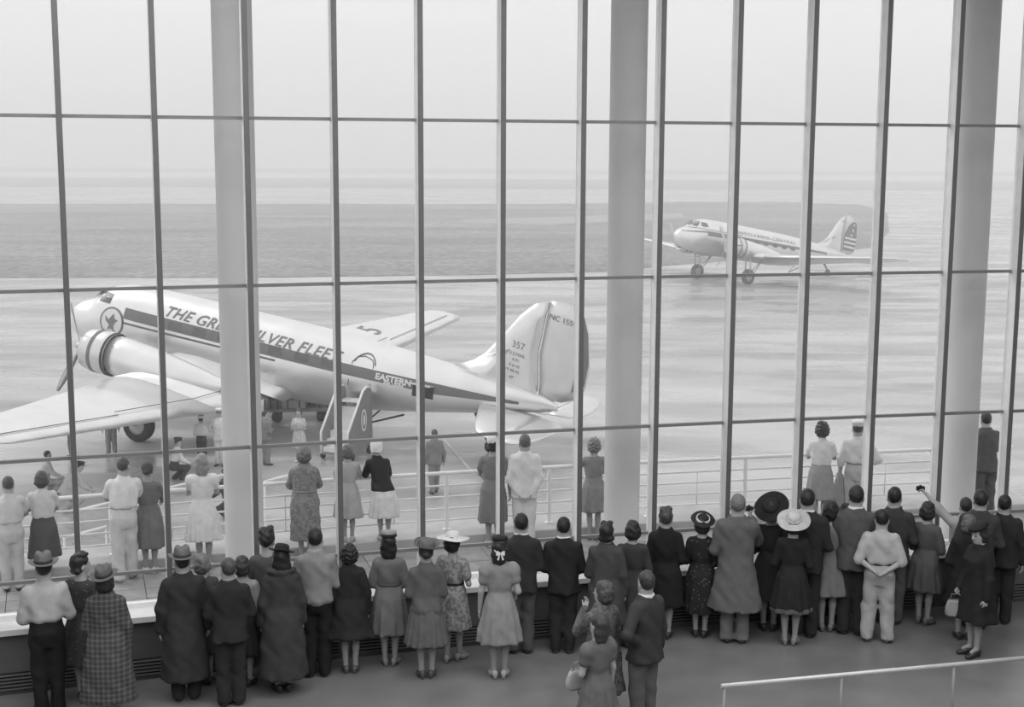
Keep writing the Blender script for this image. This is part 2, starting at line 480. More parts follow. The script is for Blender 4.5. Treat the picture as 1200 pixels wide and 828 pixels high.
def Yp(py): return on_z(600, py, GROUND)[1]
flat('ground_field', [(-3500, 400), (3500, 400), (3500, 3600), (-3500, 3600)], GROUND - 0.02, run_m, 'pale far side of the airfield')
def gxy(px, py): return tuple(on_z(px, py, GROUND)[:2])
# near grass: left of the second aircraft, curving away on the right
flat('ground_grass_near', [gxy(-500, 326), gxy(300, 325), gxy(560, 322), gxy(715, 318), gxy(770, 312), gxy(860, 305), gxy(960, 298), gxy(1020, 290), gxy(1042, 272), gxy(1040, 250), gxy(1010, 240), gxy(920, 236.5), gxy(800, 236.5), gxy(640, 239), gxy(300, 239), gxy(-500, 239)], GROUND + 0.03, grass_m, 'grey mown grass between the apron and the runway')
flat('ground_path', [gxy(535, 261), gxy(640, 264), gxy(720, 260), gxy(800, 256), gxy(800, 250), gxy(720, 252), gxy(640, 255), gxy(545, 257)], GROUND + 0.06, worn_m, 'pale worn patch in the grass')
flat('ground_grass_far', [(-2500, Yp(222)), (2500, Yp(220)), (2500, Yp(209)), (-2500, Yp(211))], GROUND + 0.05, grass2_m, 'grass strip beyond the runway')
flat('ground_grass_beyond', [(-2500, Yp(204)), (2500, Yp(203)), (2500, Yp(197)), (-2500, Yp(199))], GROUND + 0.05, far_m, 'far grass strip near the horizon')
mb = MB()
random.seed(11)
for i in range(70):
    x = -1500 + i * 45 + random.uniform(-10, 10); h = random.uniform(5, 16) * (1.3 if 20 < i < 45 else 0.8)
    mb.lathe([(0.1, h), (14, h * 0.85), (26, h * 0.45), (30, 0)], 10, mod=lambda X, Y, Z, t, r, x=x: (X + x, Y * 0.5 + 1500, Z + GROUND))
tag(mb.build('shore_woods', far_m), 'faint wooded far shore in the haze', 'woods', kind='stuff')
# painted line on the apron
a, b = np.array(gxy(520, 515)), np.array(gxy(556, 556)); dd = (b - a) / np.linalg.norm(b - a); nn = np.array([-dd[1], dd[0]]) * 0.05
flat('ground_line', [tuple(a + nn), tuple(b + nn), tuple(b - nn), tuple(a - nn)], GROUND + 0.012, mat(0.6, 0.6, 0.1, 3), 'white line painted on the apron')

# thin haze over the field
hz = bpy.data.materials.new('haze'); hz.use_nodes = True
hz.node_tree.nodes.remove(hz.node_tree.nodes['Principled BSDF'])
vsn = hz.node_tree.nodes.new('ShaderNodeVolumeScatter'); vsn.inputs['Color'].default_value = (1, 1, 1, 1); vsn.inputs['Density'].default_value = 0.0036
vsn.inputs['Anisotropy'].default_value = 0.0
hz.node_tree.links.new(vsn.outputs[0], hz.node_tree.nodes['Material Output'].inputs['Volume'])
haze = MB().box((0, 24.5 + 2000, GROUND - 1 + 21), (3400, 2000, 21)).build('field_haze', hz); tag(haze, 'thin bright haze hanging over the airfield', 'haze', kind='stuff')

# ================================================================== AIRCRAFT (local axes: +X forward, nose tip at 0; +Y port; +Z up)
alu = mat(0.84, 0.33, 0.05, 1.2, metallic=0.75, spec=0.5)
alu2 = mat(0.74, 0.38, 0.06, 1.2, metallic=0.65, spec=0.5)
alu3 = mat(0.58, 0.42, 0.08, 2.0, metallic=0.5, spec=0.5)
dark_m = mat(0.05, 0.6, 0.2, 6); tyre_m = mat(0.045, 0.85, 0.2, 8); seam_m = mat(0.12, 0.95, 0.1, 4, spec=0.0)
str_m = mat(0.20, 0.5, 0.06, 2); letter_m = mat(0.24, 0.5, 0.05, 2); pale_m = mat(0.85, 0.5, 0.04, 3); pane_m = mat(0.10, 0.15, 0.1, 2, spec=0.8)

S_ = [0, .06, .2, .5, .9, 1.25, 1.75, 2.4, 3.5, 5, 10, 11.5, 13, 14.5, 16, 17.3, 18.3, 18.8]
T_ = [-.26, -.05, .12, .33, .50, .60, 1.10, 1.27, 1.33, 1.34, 1.32, 1.29, 1.23, 1.14, 1.04, .93, .80, .62]
B_ = [-.34, -.55, -.72, -.93, -1.08, -1.15, -1.22, -1.27, -1.30, -1.30, -1.28, -1.14, -.90, -.60, -.28, .02, .26, .42]
W_ = [.04, .26, .45, .70, .88, .97, 1.06, 1.14, 1.22, 1.25, 1.25, 1.20, 1.07, .88, .64, .42, .22, .06]
def fus(s):
    t, b, wd = np.interp(s, S_, T_), np.interp(s, S_, B_), np.interp(s, S_, W_)
    return wd, (t - b) / 2, (t + b) / 2
def fus_side(s, z, side=1, off=0.02):
    wd, h, c = fus(s)
    k = min(abs((z - c) / (h + 1e-6)), 0.985)
    return side * (wd * (1 - k ** 2.2) ** (1 / 2.2) + off)
def slab(outline, axis, t_edge, t_mid, inset=0.25):
    """outline in a plane -> lens-shaped solid. axis 'Y': outline is (s, z); axis 'Z': outline is (s, l)"""
    n = len(outline); cx = sum(p[0] for p in outline) / n; cyy = sum(p[1] for p in outline) / n
    mb = MB()
    def P(a, b, t): return (-a, t, b) if axis == 'Y' else (-a, b, t)
    ins = [(a + (cx - a) * inset, b + (cyy - b) * inset) for a, b in outline]
    R0 = [[P(cx, cyy, -t_mid)] * n, [P(a, b, -t_mid) for a, b in [(a + (cx - a) * .6, b + (cyy - b) * .6) for a, b in outline]], [P(a, b, -t_mid * .8) for a, b in ins], [P(a, b, -t_edge) for a, b in outline],
          [P(a, b, t_edge) for a, b in outline], [P(a, b, t_mid * .8) for a, b in ins], [P(a, b, t_mid) for a, b in [(a + (cx - a) * .6, b + (cyy - b) * .6) for a, b in outline]], [P(cx, cyy, t_mid)] * n]
    mb.rings(R0)
    return mb
AF = [(0, 0), (.012, .30), (.05, .62), (.15, .93), (.30, 1.0), (.5, .82), (.75, .42), (1, .01), (.75, -.25), (.5, -.42), (.3, -.5), (.15, -.48), (.05, -.34), (.012, -.18)]
def wing_rings(st, sgn):
    out = []
    for l, le, ch, z, th in st:
        out.append([(-(le + a * ch), sgn * l, z + b * th * ch) for a, b in AF])
    return out
def wrap_text(name, body, size, s0, z0, parent, material, side=1, width=None, shear=0.0, off=0.022, slope=0.0, space=1.0, bold=0.0):
    V, Fc = text_verts(body, size, shear, space, bold)
    xs = [v[0] for v in V]; k = (width / (max(xs) - min(xs))) if width else 1; x0 = min(xs)
    pts = []
    for x, y, _ in V:
        s = s0 + (x - x0) * k; z = z0 + y + slope * (s - s0)
        pts.append((-s, fus_side(s, z, side, off), z))
    me = bpy.data.meshes.new(name); me.from_pydata(pts, [], Fc); me.update()
    return link(name, me, parent, material)
def patch(name, s0, s1, z0, z1, parent, material, side=1, off=0.012, n=10, m=4, z0b=None, z1b=None):
    mb = MB(); rows = []
    for i in range(n + 1):
        s = s0 + (s1 - s0) * i / n; t = i / n
        a = z0 + ((z0b if z0b is not None else z0) - z0) * t; b = z1 + ((z1b if z1b is not None else z1) - z1) * t
        rows.append([(-s, fus_side(s, a + (b - a) * j / m, side, off), a + (b - a) * j / m) for j in range(m + 1)])
    mb.rings(rows, closed_u=False)
    return mb.build(name, material, parent)

def aircraft(name, label, pos, yaw, pitch, livery):
    root = empty(name, pos, (0, -pitch, yaw)); tag(root, label, 'airplane', 'airliners on the apron')
    sp, cp = math.sin(pitch), math.cos(pitch)
    def ground_h(s): return (GROUND - pos[2] + sp * s) / cp
    ss = sorted(set([0, .03, .06, .12, .2, .33, .5, .7, .9, 1.08, 1.25, 1.4, 1.55, 1.75, 2.05, 2.4, 3.0, 3.5, 4.2, 5, 6, 7, 8, 9, 10, 10.7, 11.5, 12.2, 13, 13.8, 14.5, 15.2, 16, 16.7, 17.3, 17.8, 18.3, 18.6, 18.8]))
    rings = []
    for s in ss:
        wd, h, c = fus(s); r = []
        for k in range(36):
            t = 2 * PI * k / 36; ct, st = math.cos(t), math.sin(t)
            e = 2 / 2.2
            r.append((-s, wd * math.copysign(abs(ct) ** e, ct), c + h * math.copysign(abs(st) ** e, st)))
        rings.append(r)
    MB().rings(rings, cap0=True, cap1=True).build('fuselage', alu, root)
    # cockpit glazing
    for sd in (-1, 1):
        o = patch('cockpit_window', 1.72, 2.25, .66, .98, root, pane_m, sd, .015, 3, 3)
        mb = MB()
        q = [(-1.33, sd * .06, .70), (-1.36, sd * .62, .68), (-1.68, sd * .60, 1.0), (-1.62, sd * .06, 1.03)]
        mb.add([(a - .0, b, c + .035) for a, b, c in q], [(0, 1, 2, 3)]); mb.build('windscreen', pane_m, root)
    # cheat line and cabin windows
    nwin = 7
    for sd in (-1, 1):
        if livery == 'near':
            patch('cheat_line', 3.0, 15.0, .30, .68, root, str_m, sd, .010, 40, 4, .22, .56)
            patch('cheat_line', 15.0, 17.6, .22, .56, root, str_m, sd, .012, 12, 3, .42, .50)
            patch('thin_line', 3.0, 9.2, .12, .19, root, str_m, sd, .010, 20, 2)
            wz, wl = .36, .60
        else:
            patch('cheat_line', 2.2, 15.6, .02, .38, root, str_m, sd, .010, 40, 4, .34, .50)
            patch('nose_line', .30, 2.2, .10, .16, root, str_m, sd, .010, 14, 2, .24, .38)
            patch('thin_line', .9, 5.6, .46, .51, root, str_m, sd, .012, 20, 2, .48, .53)
            wz, wl = .10, .34
        for i in range(nwin):
            s = 4.9 + i * 1.0
            patch('cabin_window', s, s + .50, wz, wl, root, pane_m, sd, .02, 3, 3)
    # wings: centre section and tapered outer panels
    cs = [(1.0, 5.0, 4.4, -1.0, .075), (4.35, 5.0, 4.4, -1.0, .075)]
    for sg in (-1, 1):
        MB().rings(wing_rings([(0, 5.0, 4.4, -1.02, .075)] + cs[1:], sg), cap1=True).build('wing_centre_section', alu, root)
        op = []
        for t in (0, .25, .5, .75, .92, .965, .985, 1.0):
            l = 4.36 + t * 10.12
            le = 5.0 + t * 2.75; te = 9.4 - t * .05
            if t > .92:
                e = (t - .92) / .08; cut = (1 - math.sqrt(max(0, 1 - e * e))) * .48
                ch = te - le; le += ch * cut; te -= ch * cut
            op.append((l, le, max(te - le, .05), -1.0 + (l - 4.36) * math.tan(math.radians(5.2)), .072 - .02 * t))
        wg = MB().rings(wing_rings(op, sg), cap0=True, cap1=True).build('outer_wing', alu, root)
        # aileron and flap seams as thin raised lines
        mb = MB(); pl = []
        for t in np.linspace(.42, .93, 8):
            l = 4.36 + t * 10.12; pl.append((-(8.55 + .2 * t), sg * l, -1.0 + (l - 4.36) * math.tan(math.radians(5.2)) + .135 - .06 * t))
        mb.tube(pl, .012, 6); mb.build('aileron_seam', seam_m, wg)
        mb = MB(); mb.tube([(-8.35, sg * 1.3, -.80), (-8.35, sg * 4.36, -.80), (-8.5, sg * 8.6, -.45)], .012, 6); mb.build('flap_seam', seam_m, wg)
        # fillet between wing and body
        MB().rings([[(-(4.6 + a * 5.4), sg * l, -1.0 + b * th * 4.4 + dz) for a, b in AF] for l, th, dz in ((.7, .20, .18), (1.2, .13, .08), (1.75, .076, 0))]).build('wing_fillet', alu, root)
        # engine nacelle
        na = empty('nacelle'); na.parent = root
        y0, z0 = sg * 2.82, -.55
        pr = [(4.05, .66, -.0), (4.6, .68, -.02), (5.4, .66, -.08), (6.4, .56, -.12), (7.4, .40, -.12), (8.4, .20, -.12), (8.9, .06, -.13)]
        MB().rings([[(-s, y0 + r * math.cos(2 * PI * k / 24), z0 + dz + r * math.sin(2 * PI * k / 24)) for k in range(24)] for s, r, dz in pr], cap0=True, cap1=True).build('nacelle_body', alu, na)
        pr2 = [(3.22, .42), (3.02, .50), (2.95, .58), (3.02, .66), (3.3, .72), (3.8, .735), (4.0, .73), (4.06, .70)]
        cw = MB().rings([[(-s, y0 + r * math.cos(2 * PI * k / 28), z0 + r * math.sin(2 * PI * k / 28)) for k in range(28)] for s, r in pr2]).build('cowling', alu2, na)
        for sa, sb in ((3.42, 3.54), (3.96, 4.05)):
            MB().rings([[(-s, y0 + .742 * math.cos(2 * PI * k / 28), z0 + .742 * math.sin(2 * PI * k / 28)) for k in range(28)] for s in (sa, sb)]).build('cowl_band', str_m if sa < 3.9 else dark_m, cw)
        mb = MB()
        mb.rings([[(-s, y0 + r * math.cos(2 * PI * k / 20), z0 + r * math.sin(2 * PI * k / 20)) for k in range(20)] for s, r in ((3.5, .001), (3.5, .58), (3.8, .6))])
        mb.rings([[(-s, y0 + r * math.cos(2 * PI * k / 14), z0 + r * math.sin(2 * PI * k / 14)) for k in range(14)] for s, r in ((2.75, .03), (2.8, .16), (3.05, .22), (3.5, .24))])
        for k in range(9):
            t = 2 * PI * k / 9; c, s_ = math.cos(t), math.sin(t)
            mb.tube([(-3.35, y0 + .2 * c, z0 + .2 * s_), (-3.35, y0 + .52 * c, z0 + .52 * s_)], .085, 8)
        mb.build('engine', dark_m, cw)
        pp = MB()
        pp.rings([[(-s, y0 + r * math.cos(2 * PI * k / 14), z0 + r * math.sin(2 * PI * k / 14)) for k in range(14)] for s, r in ((2.42, .01), (2.46, .09), (2.6, .13), (2.82, .13))])
        prop = pp.build('propeller_hub', alu3, na)
        for k in range(3):
            t = {'near': 1.15, 'far': .1}[livery] + 2 * PI * k / 3; c, s_ = math.cos(t), math.sin(t)
            rr = []
            for rad, hw, tw in ((.1, .06, .9), (.4, .09, .8), (.9, .12, .6), (1.4, .11, .45), (1.68, .07, .4), (1.74, .02, .4)):
                ring = []
                for e, f in ((-1, 0), (0, .18), (1, 0), (0, -.18)):
                    u_, v_ = hw * e, hw * f
                    a_ = u_ * math.sin(tw) + v_ * math.cos(tw); b_ = u_ * math.cos(tw) - v_ * math.sin(tw)
                    ring.append((-2.63 + a_, y0 + rad * c - b_ * s_, z0 + rad * s_ + b_ * c))
                rr.append(ring)
            MB().rings(rr, cap0=True, cap1=True).build('propeller_blade', alu3, prop)
        # main gear: twin struts, drag brace, wheel
        gh = ground_h(5.25); rw = .57
        for dy in (-.26, .26):
            MB().tube([(-4.9, y0 + dy, -.95), (-5.25, y0 + dy, gh + rw)], .055, 8).build('gear_strut', alu3, root)
        MB().tube([(-6.6, y0, -1.0), (-5.4, y0 - .22, gh + rw + .1)], .035, 6).tube([(-6.6, y0, -1.0), (-5.4, y0 + .22, gh + rw + .1)], .035, 6).tube([(-5.02, y0 - .26, -1.4), (-5.02, y0 + .26, -1.4)], .035, 6).build('gear_brace', alu3, root)
        whl = MB()
        whl.rings([[(-5.25 + r * math.cos(2 * PI * k / 28), y0 + w_, gh + rw + r * math.sin(2 * PI * k / 28)) for k in range(28)] for r, w_ in ((.30, -.14), (.46, -.2), (.55, -.14), (.57, 0), (.55, .14), (.46, .2), (.30, .14))])
        wo = whl.build('main_wheel', tyre_m, root)
        MB().rings([[(-5.25 + r * math.cos(2 * PI * k / 20), y0 + w_, gh + rw + r * math.sin(2 * PI * k / 20)) for k in range(20)] for r, w_ in ((.001, -.17), (.12, -.17), (.2, -.10), (.31, -.15), (.31, .15), (.2, .10), (.12, .17), (.001, .17))]).build('wheel_hub', alu3, wo)
        # tailplane with elevator
        zt = .16
        hs = slab([(16.25, .2), (16.6, 1.2), (17.15, 2.8), (17.55, 3.6), (17.9, 3.95), (18.35, 4.06), (18.35, .2)], 'Z', .02, .09)
        o = hs.build('tailplane', alu, root); o.location = (0, 0, zt)
        el = slab([(18.39, .35), (18.39, 4.06), (18.85, 4.02), (19.15, 3.6), (19.3, 2.9), (19.4, 1.6), (19.3, .8), (19.0, .45)], 'Z', .012, .05)
        o2 = el.build('elevator', alu2, root); o2.location = (0, 0, zt)
        if sg < 0:
            for q_ in (o, o2): q_.scale = (1, -1, 1)
    # fin and rudder
    slab([(14.9, 1.0), (15.6, 1.32), (16.1, 1.75), (16.6, 2.45), (17.1, 3.2), (17.5, 3.62), (17.86, 3.80), (17.93, 3.4), (17.86, 2.1), (18.02, 1.1), (18.0, .5), (16, .6)], 'Y', .02, .10, .3).build('fin', alu, root)
    rud = slab([(17.95, 3.80), (18.25, 3.88), (18.7, 3.84), (19.1, 3.66), (19.35, 3.3), (19.5, 2.7), (19.62, 1.9), (19.58, 1.3), (19.35, .92), (18.9, .72), (18.45, .68), (18.08, .7), (18.08, 1.1), (17.92, 2.1), (17.98, 3.4)], 'Y', .014, .07, .3).build('rudder', alu2, root)
    MB().tube([(-18.03, .0, .9), (-18.05, .105, 1.1), (-17.89, .105, 2.1), (-17.955, .075, 3.4), (-18.0, .03, 3.8)], .010, 6).build('rudder_seam', seam_m, rud)
    if livery == 'near':
        MB().add([(-19.16, .075, 1.1), (-19.55, .045, 1.4), (-19.58, .045, 2.1), (-19.42, .045, 3.0), (-19.2, .05, 3.55), (-19.12, .055, 3.5), (-19.2, .075, 2.2)], [(0, 1, 2, 3, 4, 5, 6)]).build('trim_tab', str_m, rud)
    # tail wheel
    gh = ground_h(16.75)
    MB().tube([(-16.1, 0, -.25), (-16.6, 0, gh + .42), (-16.75, 0, gh + .22)], [.10, .06, .05], 8).build('tail_wheel_strut', dark_m, root)
    MB().rings([[(-16.75 + r * math.cos(2 * PI * k / 18), w_, gh + .22 + r * math.sin(2 * PI * k / 18)) for k in range(18)] for r, w_ in ((.02, -.08), (.18, -.09), (.22, 0), (.18, .09), (.02, .08))]).build('tail_wheel', tyre_m, root)
    MB().tube([(-12.8, .1, -.85), (-12.2, .1, -1.55), (-13.6, .1, -.9)], .035, 6).build('belly_mast', dark_m, root)
    # fin-side helper: flat text on fin or rudder (port)
    def fin_text(nm, body, size, s, z, y, parent, mm=letter_m, shear=0.0, bold=0.0):
        V, Fc = text_verts(body, size, shear, 1.0, bold)
        me = bpy.data.meshes.new(nm); me.from_pydata([(-(s + a), y, z + b - .12 * a) for a, b, _ in V], [], Fc); me.update()
        return link(nm, me, parent, mm)
    if livery == 'near':
        for sd in (1,):
            wrap_text('lettering', 'THE GREAT SILVER FLEET', .46, 4.65, .735, root, letter_m, sd, 6.9, .28, .024, -.02, 1.05, .004)
            wrap_text('lettering', 'EASTERN', .27, 12.86, .33, root, pale_m, sd, 1.22, 0, .03, -.012, 1.0, .012)
            wrap_text('lettering', 'AIR LINES', .11, 13.15, .235, root, pale_m, sd, .7, 0, .032, -.012, 1.0, .006)
        # passenger door outline, baggage hatch standing open
        mb = MB(); pts = []
        for s, z in [(11.95, -.75), (11.95, 0), (11.95, .7), (12.05, .86), (12.3, .93), (12.6, .86), (12.7, .7), (12.7, 0), (12.7, -.75)]: pts.append((-s, fus_side(s, z, 1, .014), z))
        mb.tube(pts, .013, 6); mb.build('door_seam', seam_m, root)
        mb = MB(); tv = [(-(12.0 + .75 * t), fus_side(12 + .75 * t, .72 + .30 * math.sin(PI * t) ** .6, 1, .016), .72 + .30 * math.sin(PI * t) ** .6) for t in np.linspace(0, 1, 11)]
        mb.tube(tv, .022, 6); mb.build('door_arch', letter_m, root)
        hh = patch('baggage_hatch', 14.15, 14.85, .02, .42, root, dark_m, 1, .018, 4, 3)
        q = [(-14.12, fus_side(14.12, .44, 1, .02), .44), (-14.88, fus_side(14.88, .44, 1, .02), .44), (-14.88, fus_side(14.88, .44) + .45, .50), (-14.12, fus_side(14.12, .44) + .45, .50)]
        MB().add(q + [(a, b, c + .03) for a, b, c in q], [(3, 2, 1, 0), (4, 5, 6, 7), (0, 1, 5, 4), (1, 2, 6, 5), (2, 3, 7, 6), (3, 0, 4, 7)]).build('hatch_flap', alu, hh)
        # round nose emblem: ring, disc and a winged bird
        mb = MB(); disc = []
        def em(r, t, off): s = 2.52 + r * math.cos(t); z = .08 + r * math.sin(t); return (-s, fus_side(s, z, 1, off), z)
        mb.rings([[em(r, 2 * PI * k / 28, .018) for k in range(28)] for r in (.02, .3, .5)]); e = mb.build('nose_emblem', pale_m, root)
        MB().rings([[em(r, 2 * PI * k / 28, .026) for k in range(28)] for r in (.46, .52)]).build('emblem_ring', letter_m, e)
        bird = [(-.30, .18), (-.12, .06), (-.02, .20), (.08, .32), (.12, .14), (.30, .10), (.16, .0), (.10, -.16), (.20, -.34), (.0, -.24), (-.16, -.30), (-.08, -.10), (-.24, .0)]
        MB().add([(-(2.52 + a), fus_side(2.52 + a, .08 + b, 1, .03), .08 + b) for a, b in bird], [tuple(range(len(bird)))]).build('emblem_bird', letter_m, e)
        MB().tube([(-1.9, fus_side(1.9, .8, 1, .01), .84), (-2.2, fus_side(2.2, .8, 1, .01), .84)], .02, 6).build('window_bar', alu2, root)
        for body, size, s, z, y in (('357', .30, 16.98, 2.16, .112), ('U.S.MAIL', .15, 16.92, 1.92, .112), ('A.M.', .14, 17.06, 1.72, .112), ('5-6-10', .14, 16.98, 1.54, .112), ('19-40-42', .14, 16.86, 1.38, .112), ('47', .14, 17.05, 1.13, .112)):
            fin_text('fin_lettering', body, size, s, z, y, root)
        fin_text('rudder_lettering', 'NC 15595', .25, 18.06, 3.28, .085, rud)
        # large registration figure on the far wing
        V, Fc = text_verts('5', 1.5, 0, 1.0)
        me = bpy.data.meshes.new('wing_figure')
        def wz_(l, s):
            t = (l - 4.36) / 10.12; le = 5.0 + t * 2.75; ch = 9.35 - le; a = (s - le) / ch
            return -1.0 + (l - 4.36) * math.tan(math.radians(5.2)) + np.interp(a, [0, .012, .05, .15, .3, .5, .75, 1], [0, .3, .62, .93, 1, .82, .42, .01]) * (.072 - .02 * t) * ch + .02
        me.from_pydata([(-(6.9 + 1.1 - b), -(8.6 + a), wz_(8.6 + a, 6.9 + 1.1 - b)) for a, b, _ in V], [], Fc); me.update()
        link('wing_figure', me, root, letter_m)
    else:
        wrap_text('lettering', 'PENNSYLVANIA-CENTRAL', .34, 4.3, .60, root, letter_m, 1, 7.2, 0, .024, .0, 1.25)
        sh = [(18.05, 1.0), (17.95, 2.0), (18.05, 2.5), (18.4, 3.1), (18.8, 3.42), (19.15, 3.4), (19.3, 3.1), (19.5, 1.9), (19.45, 1.2), (19.2, 1.02)]
        dk = MB().add([(-a, .085, b) for a, b in sh], [tuple(range(len(sh)))]).build('rudder_panel', str_m, rud)
        for a, b in ((18.95, 3.15), (18.9, 2.72), (18.78, 2.3)):
            MB().add([(-(a + .13 * math.cos(2 * PI * k / 10) * (1 if k % 2 else .5)), .092, b + .13 * math.sin(2 * PI * k / 10) * (1 if k % 2 else .5)) for k in range(10)], [tuple(range(10))]).build('rudder_star', pale_m, dk)
        for z in (1.25, 1.6, 1.95):
            MB().add([(-18.08, .092, z), (-19.45, .092, z - .03), (-19.46, .092, z + .13), (-18.06, .092, z + .16)], [(0, 1, 2, 3)]).build('rudder_stripe', pale_m, dk)
        fin_text('fin_lettering', 'NC', .3, 17.4, 3.2, .1, root)
    return root

plane1 = aircraft('airliner', 'large silver twin-engined airliner parked side-on close to the terminal', (-15.9, 48.9, .45), 2.767, .155, 'near')
plane2 = aircraft('airliner', 'smaller-looking silver airliner farther out with striped rudder and dark cheat line', (12.142, 100.832, .358), 3.739, .168, 'far')

# boarding steps at the passenger door of the near airliner
yaw1 = 2.767
Fd = np.array([math.cos(yaw1), math.sin(yaw1)]); Ld = np.array([-math.sin(yaw1), math.cos(yaw1)])
def p1(s, l): q = np.array([-15.9, 48.9]) - s * math.cos(.155) * Fd + l * Ld; return q
b0 = p1(12.4, 1.30)
st = empty('boarding_stairs', (b0[0], b0[1], GROUND), (0, 0, yaw1)); tag(st, 'wheeled boarding steps with grey side boards at the near airliner door', 'stairs'); st.scale = (.86, .78, .86)
board_m = mat(0.26, 0.6, 0.06, 3)
# local: +X towards the nose, +Y away from the aircraft (outwards), z up
out = [(0.0, .25), (2.1, .25), (2.1, 1.05), (0.75, 2.45), (0.45, 2.55), (0.12, 2.5), (0.0, 2.3)]
for xx in (-.55, .55):
    mb = MB(); n = len(out)
    mb.add([(xx - .03, a, b) for a, b in out] + [(xx + .03, a, b) for a, b in out], [tuple(range(n)), tuple(reversed(range(n, 2 * n)))] + [(i, (i + 1) % n, (i + 1) % n + n, i + n) for i in range(n)])
    bd = mb.build('side_board', board_m, st)
    MB().tube([(xx, 2.1, .25), (xx, 2.1, 1.05), (xx, .75, 2.45), (xx, .45, 2.55), (xx, .12, 2.5)], .045, 8).build('edge_rail', pale_m, bd)
    if xx < 0:
        for (ra, rb, off, mm) in ((.42, .24, .004, pale_m), (.33, .17, .008, board_m), (.22, .09, .012, pale_m)):
            MB().add([(xx - .03 - off, .75 + rb * math.cos(2 * PI * k / 24), 1.35 + ra * math.sin(2 * PI * k / 24)) for k in range(24)], [tuple(range(24))]).build('oval_emblem', mm, bd)
for k in range(6):
    z = .45 + k * .26; y = 2.0 - k * .3
    MB().box((0, y - .12, z), (.5, .17, .03)).box((0, y + .03, z - .13), (.5, .015, .11)).build('step', pale_m, st)
MB().box((0, .35, 2.0), (.5, .33, .03)).build('platform', pale_m, st)
for xx in (-.6, .6):
    for yy in (.35, 1.85):
        o = MB().rings([[(xx + w_, yy + r * math.cos(2 * PI * k / 14), .17 + r * math.sin(2 * PI * k / 14)) for k in range(14)] for r, w_ in ((.01, -.05), (.15, -.05), (.17, 0), (.15, .05), (.01, .05))]).build('wheel', tyre_m, st)
MB().box((0, 1.1, .27), (.52, 1.0, .04)).build('chassis', board_m, st)
MB().tube([(0, .9, 1.7), (0, 1.05, 1.7)], .001, 4)

# baggage cart behind the wing
c0 = on_z(338, 507, GROUND)
ct = empty('baggage_cart', (c0[0], c0[1] + 2.5, GROUND), (0, 0, .15)); tag(ct, 'flat baggage cart standing under the near airliner', 'cart')
MB().box((0, 0, .42), (1.25, .6, .05)).build('cart_bed', mat(.3, .7, .2, 3), ct)
for xx in (-.8, .8):
    for yy in (-.55, .55):
        MB().rings([[(xx + r * math.cos(2 * PI * k / 14), yy + w_, .2 + r * math.sin(2 * PI * k / 14)) for k in range(14)] for r, w_ in ((.01, -.06), (.17, -.06), (.2, 0), (.17, .06), (.01, .06))]).build('wheel', tyre_m, ct)
for xx in (-1.23, 1.23): MB().tube([(xx, -.55, .42), (xx, -.55, 1.25), (xx, .55, 1.25), (xx, .55, .42)], .03, 6).build('end_frame', mat(.3, .5, .1, 3), ct)
random.seed(3)
bag_lab = ['pale flat suitcase lowest on the baggage cart', 'dark suitcase on the left of the baggage cart', 'grey suitcase at the back of the baggage cart', 'small pale bag topmost on the baggage cart', 'dark trunk at the right of the baggage cart']
for i, (x, y, z, hx_, hy_, hz_, v) in enumerate([(-.2, -.25, .62, .42, .22, .15, .55), (-.90, -.05, .66, .26, .3, .19, .28), (.15, .25, .68, .4, .2, .21, .3), (-.2, -.22, .95, .3, .18, .13, .6), (.87, .0, .68, .3, .34, .21, .22)]):
    R = Matrix.Rotation(.15, 3, 'Z'); pp_ = R @ Vector((x, y, 0))
    bx = empty('suitcase', (c0[0] + pp_.x, c0[1] + 2.5 + pp_.y, GROUND + z - hz_), (0, 0, .15)); tag(bx, bag_lab[i], 'suitcase', 'luggage on the cart')
    bevel_box('case', (0, 0, hz_), (hx_, hy_, hz_), mat(v, .6, .2, 6), bx, .03)
    MB().tube([(-.09, 0, 2 * hz_ - .005), (-.07, 0, 2 * hz_ + .035), (.07, 0, 2 * hz_ + .035), (.09, 0, 2 * hz_ - .005)], .014, 6).build('handle', dark_m, bx)
    for dx in (-.5, .5): MB().box((dx * hx_, -hy_ - .002, hz_), (.022, .004, hz_ * .98)).build('strap', dark_m, bx)
# sloping handrail of the steps that lead down from the terrace to the apron
for k_, (pts, lab) in enumerate(((((92, 598), (128, 589)), 'pale sloping pipe handrail beyond the railing at far left'), (((75, 630), (124, 617)), 'lower pale sloping pipe beyond the railing at far left'),
                  (((196, 572), (263, 556)), 'pale sloping pipe handrail beyond the woman in white'), (((310, 564.5), (345, 555)), 'short pale sloping pipe handrail right of the first column'))):
    a = at_y(*pts[0], 22.0 + .3 * k_); b = at_y(*pts[1], 23.2 + .3 * k_)
    hr = empty('handrail', (a[0], a[1], GROUND)); tag(hr, lab, 'handrail', 'handrails of the apron steps')
    reparent(MB().tube([tuple(a), tuple(b)], .028, 8).build('rail', white_m), hr)
    for q_ in (a, b): reparent(MB().tube([(q_[0], q_[1], q_[2]), (q_[0], q_[1], GROUND)], .02, 6).build('post', white_m), hr)
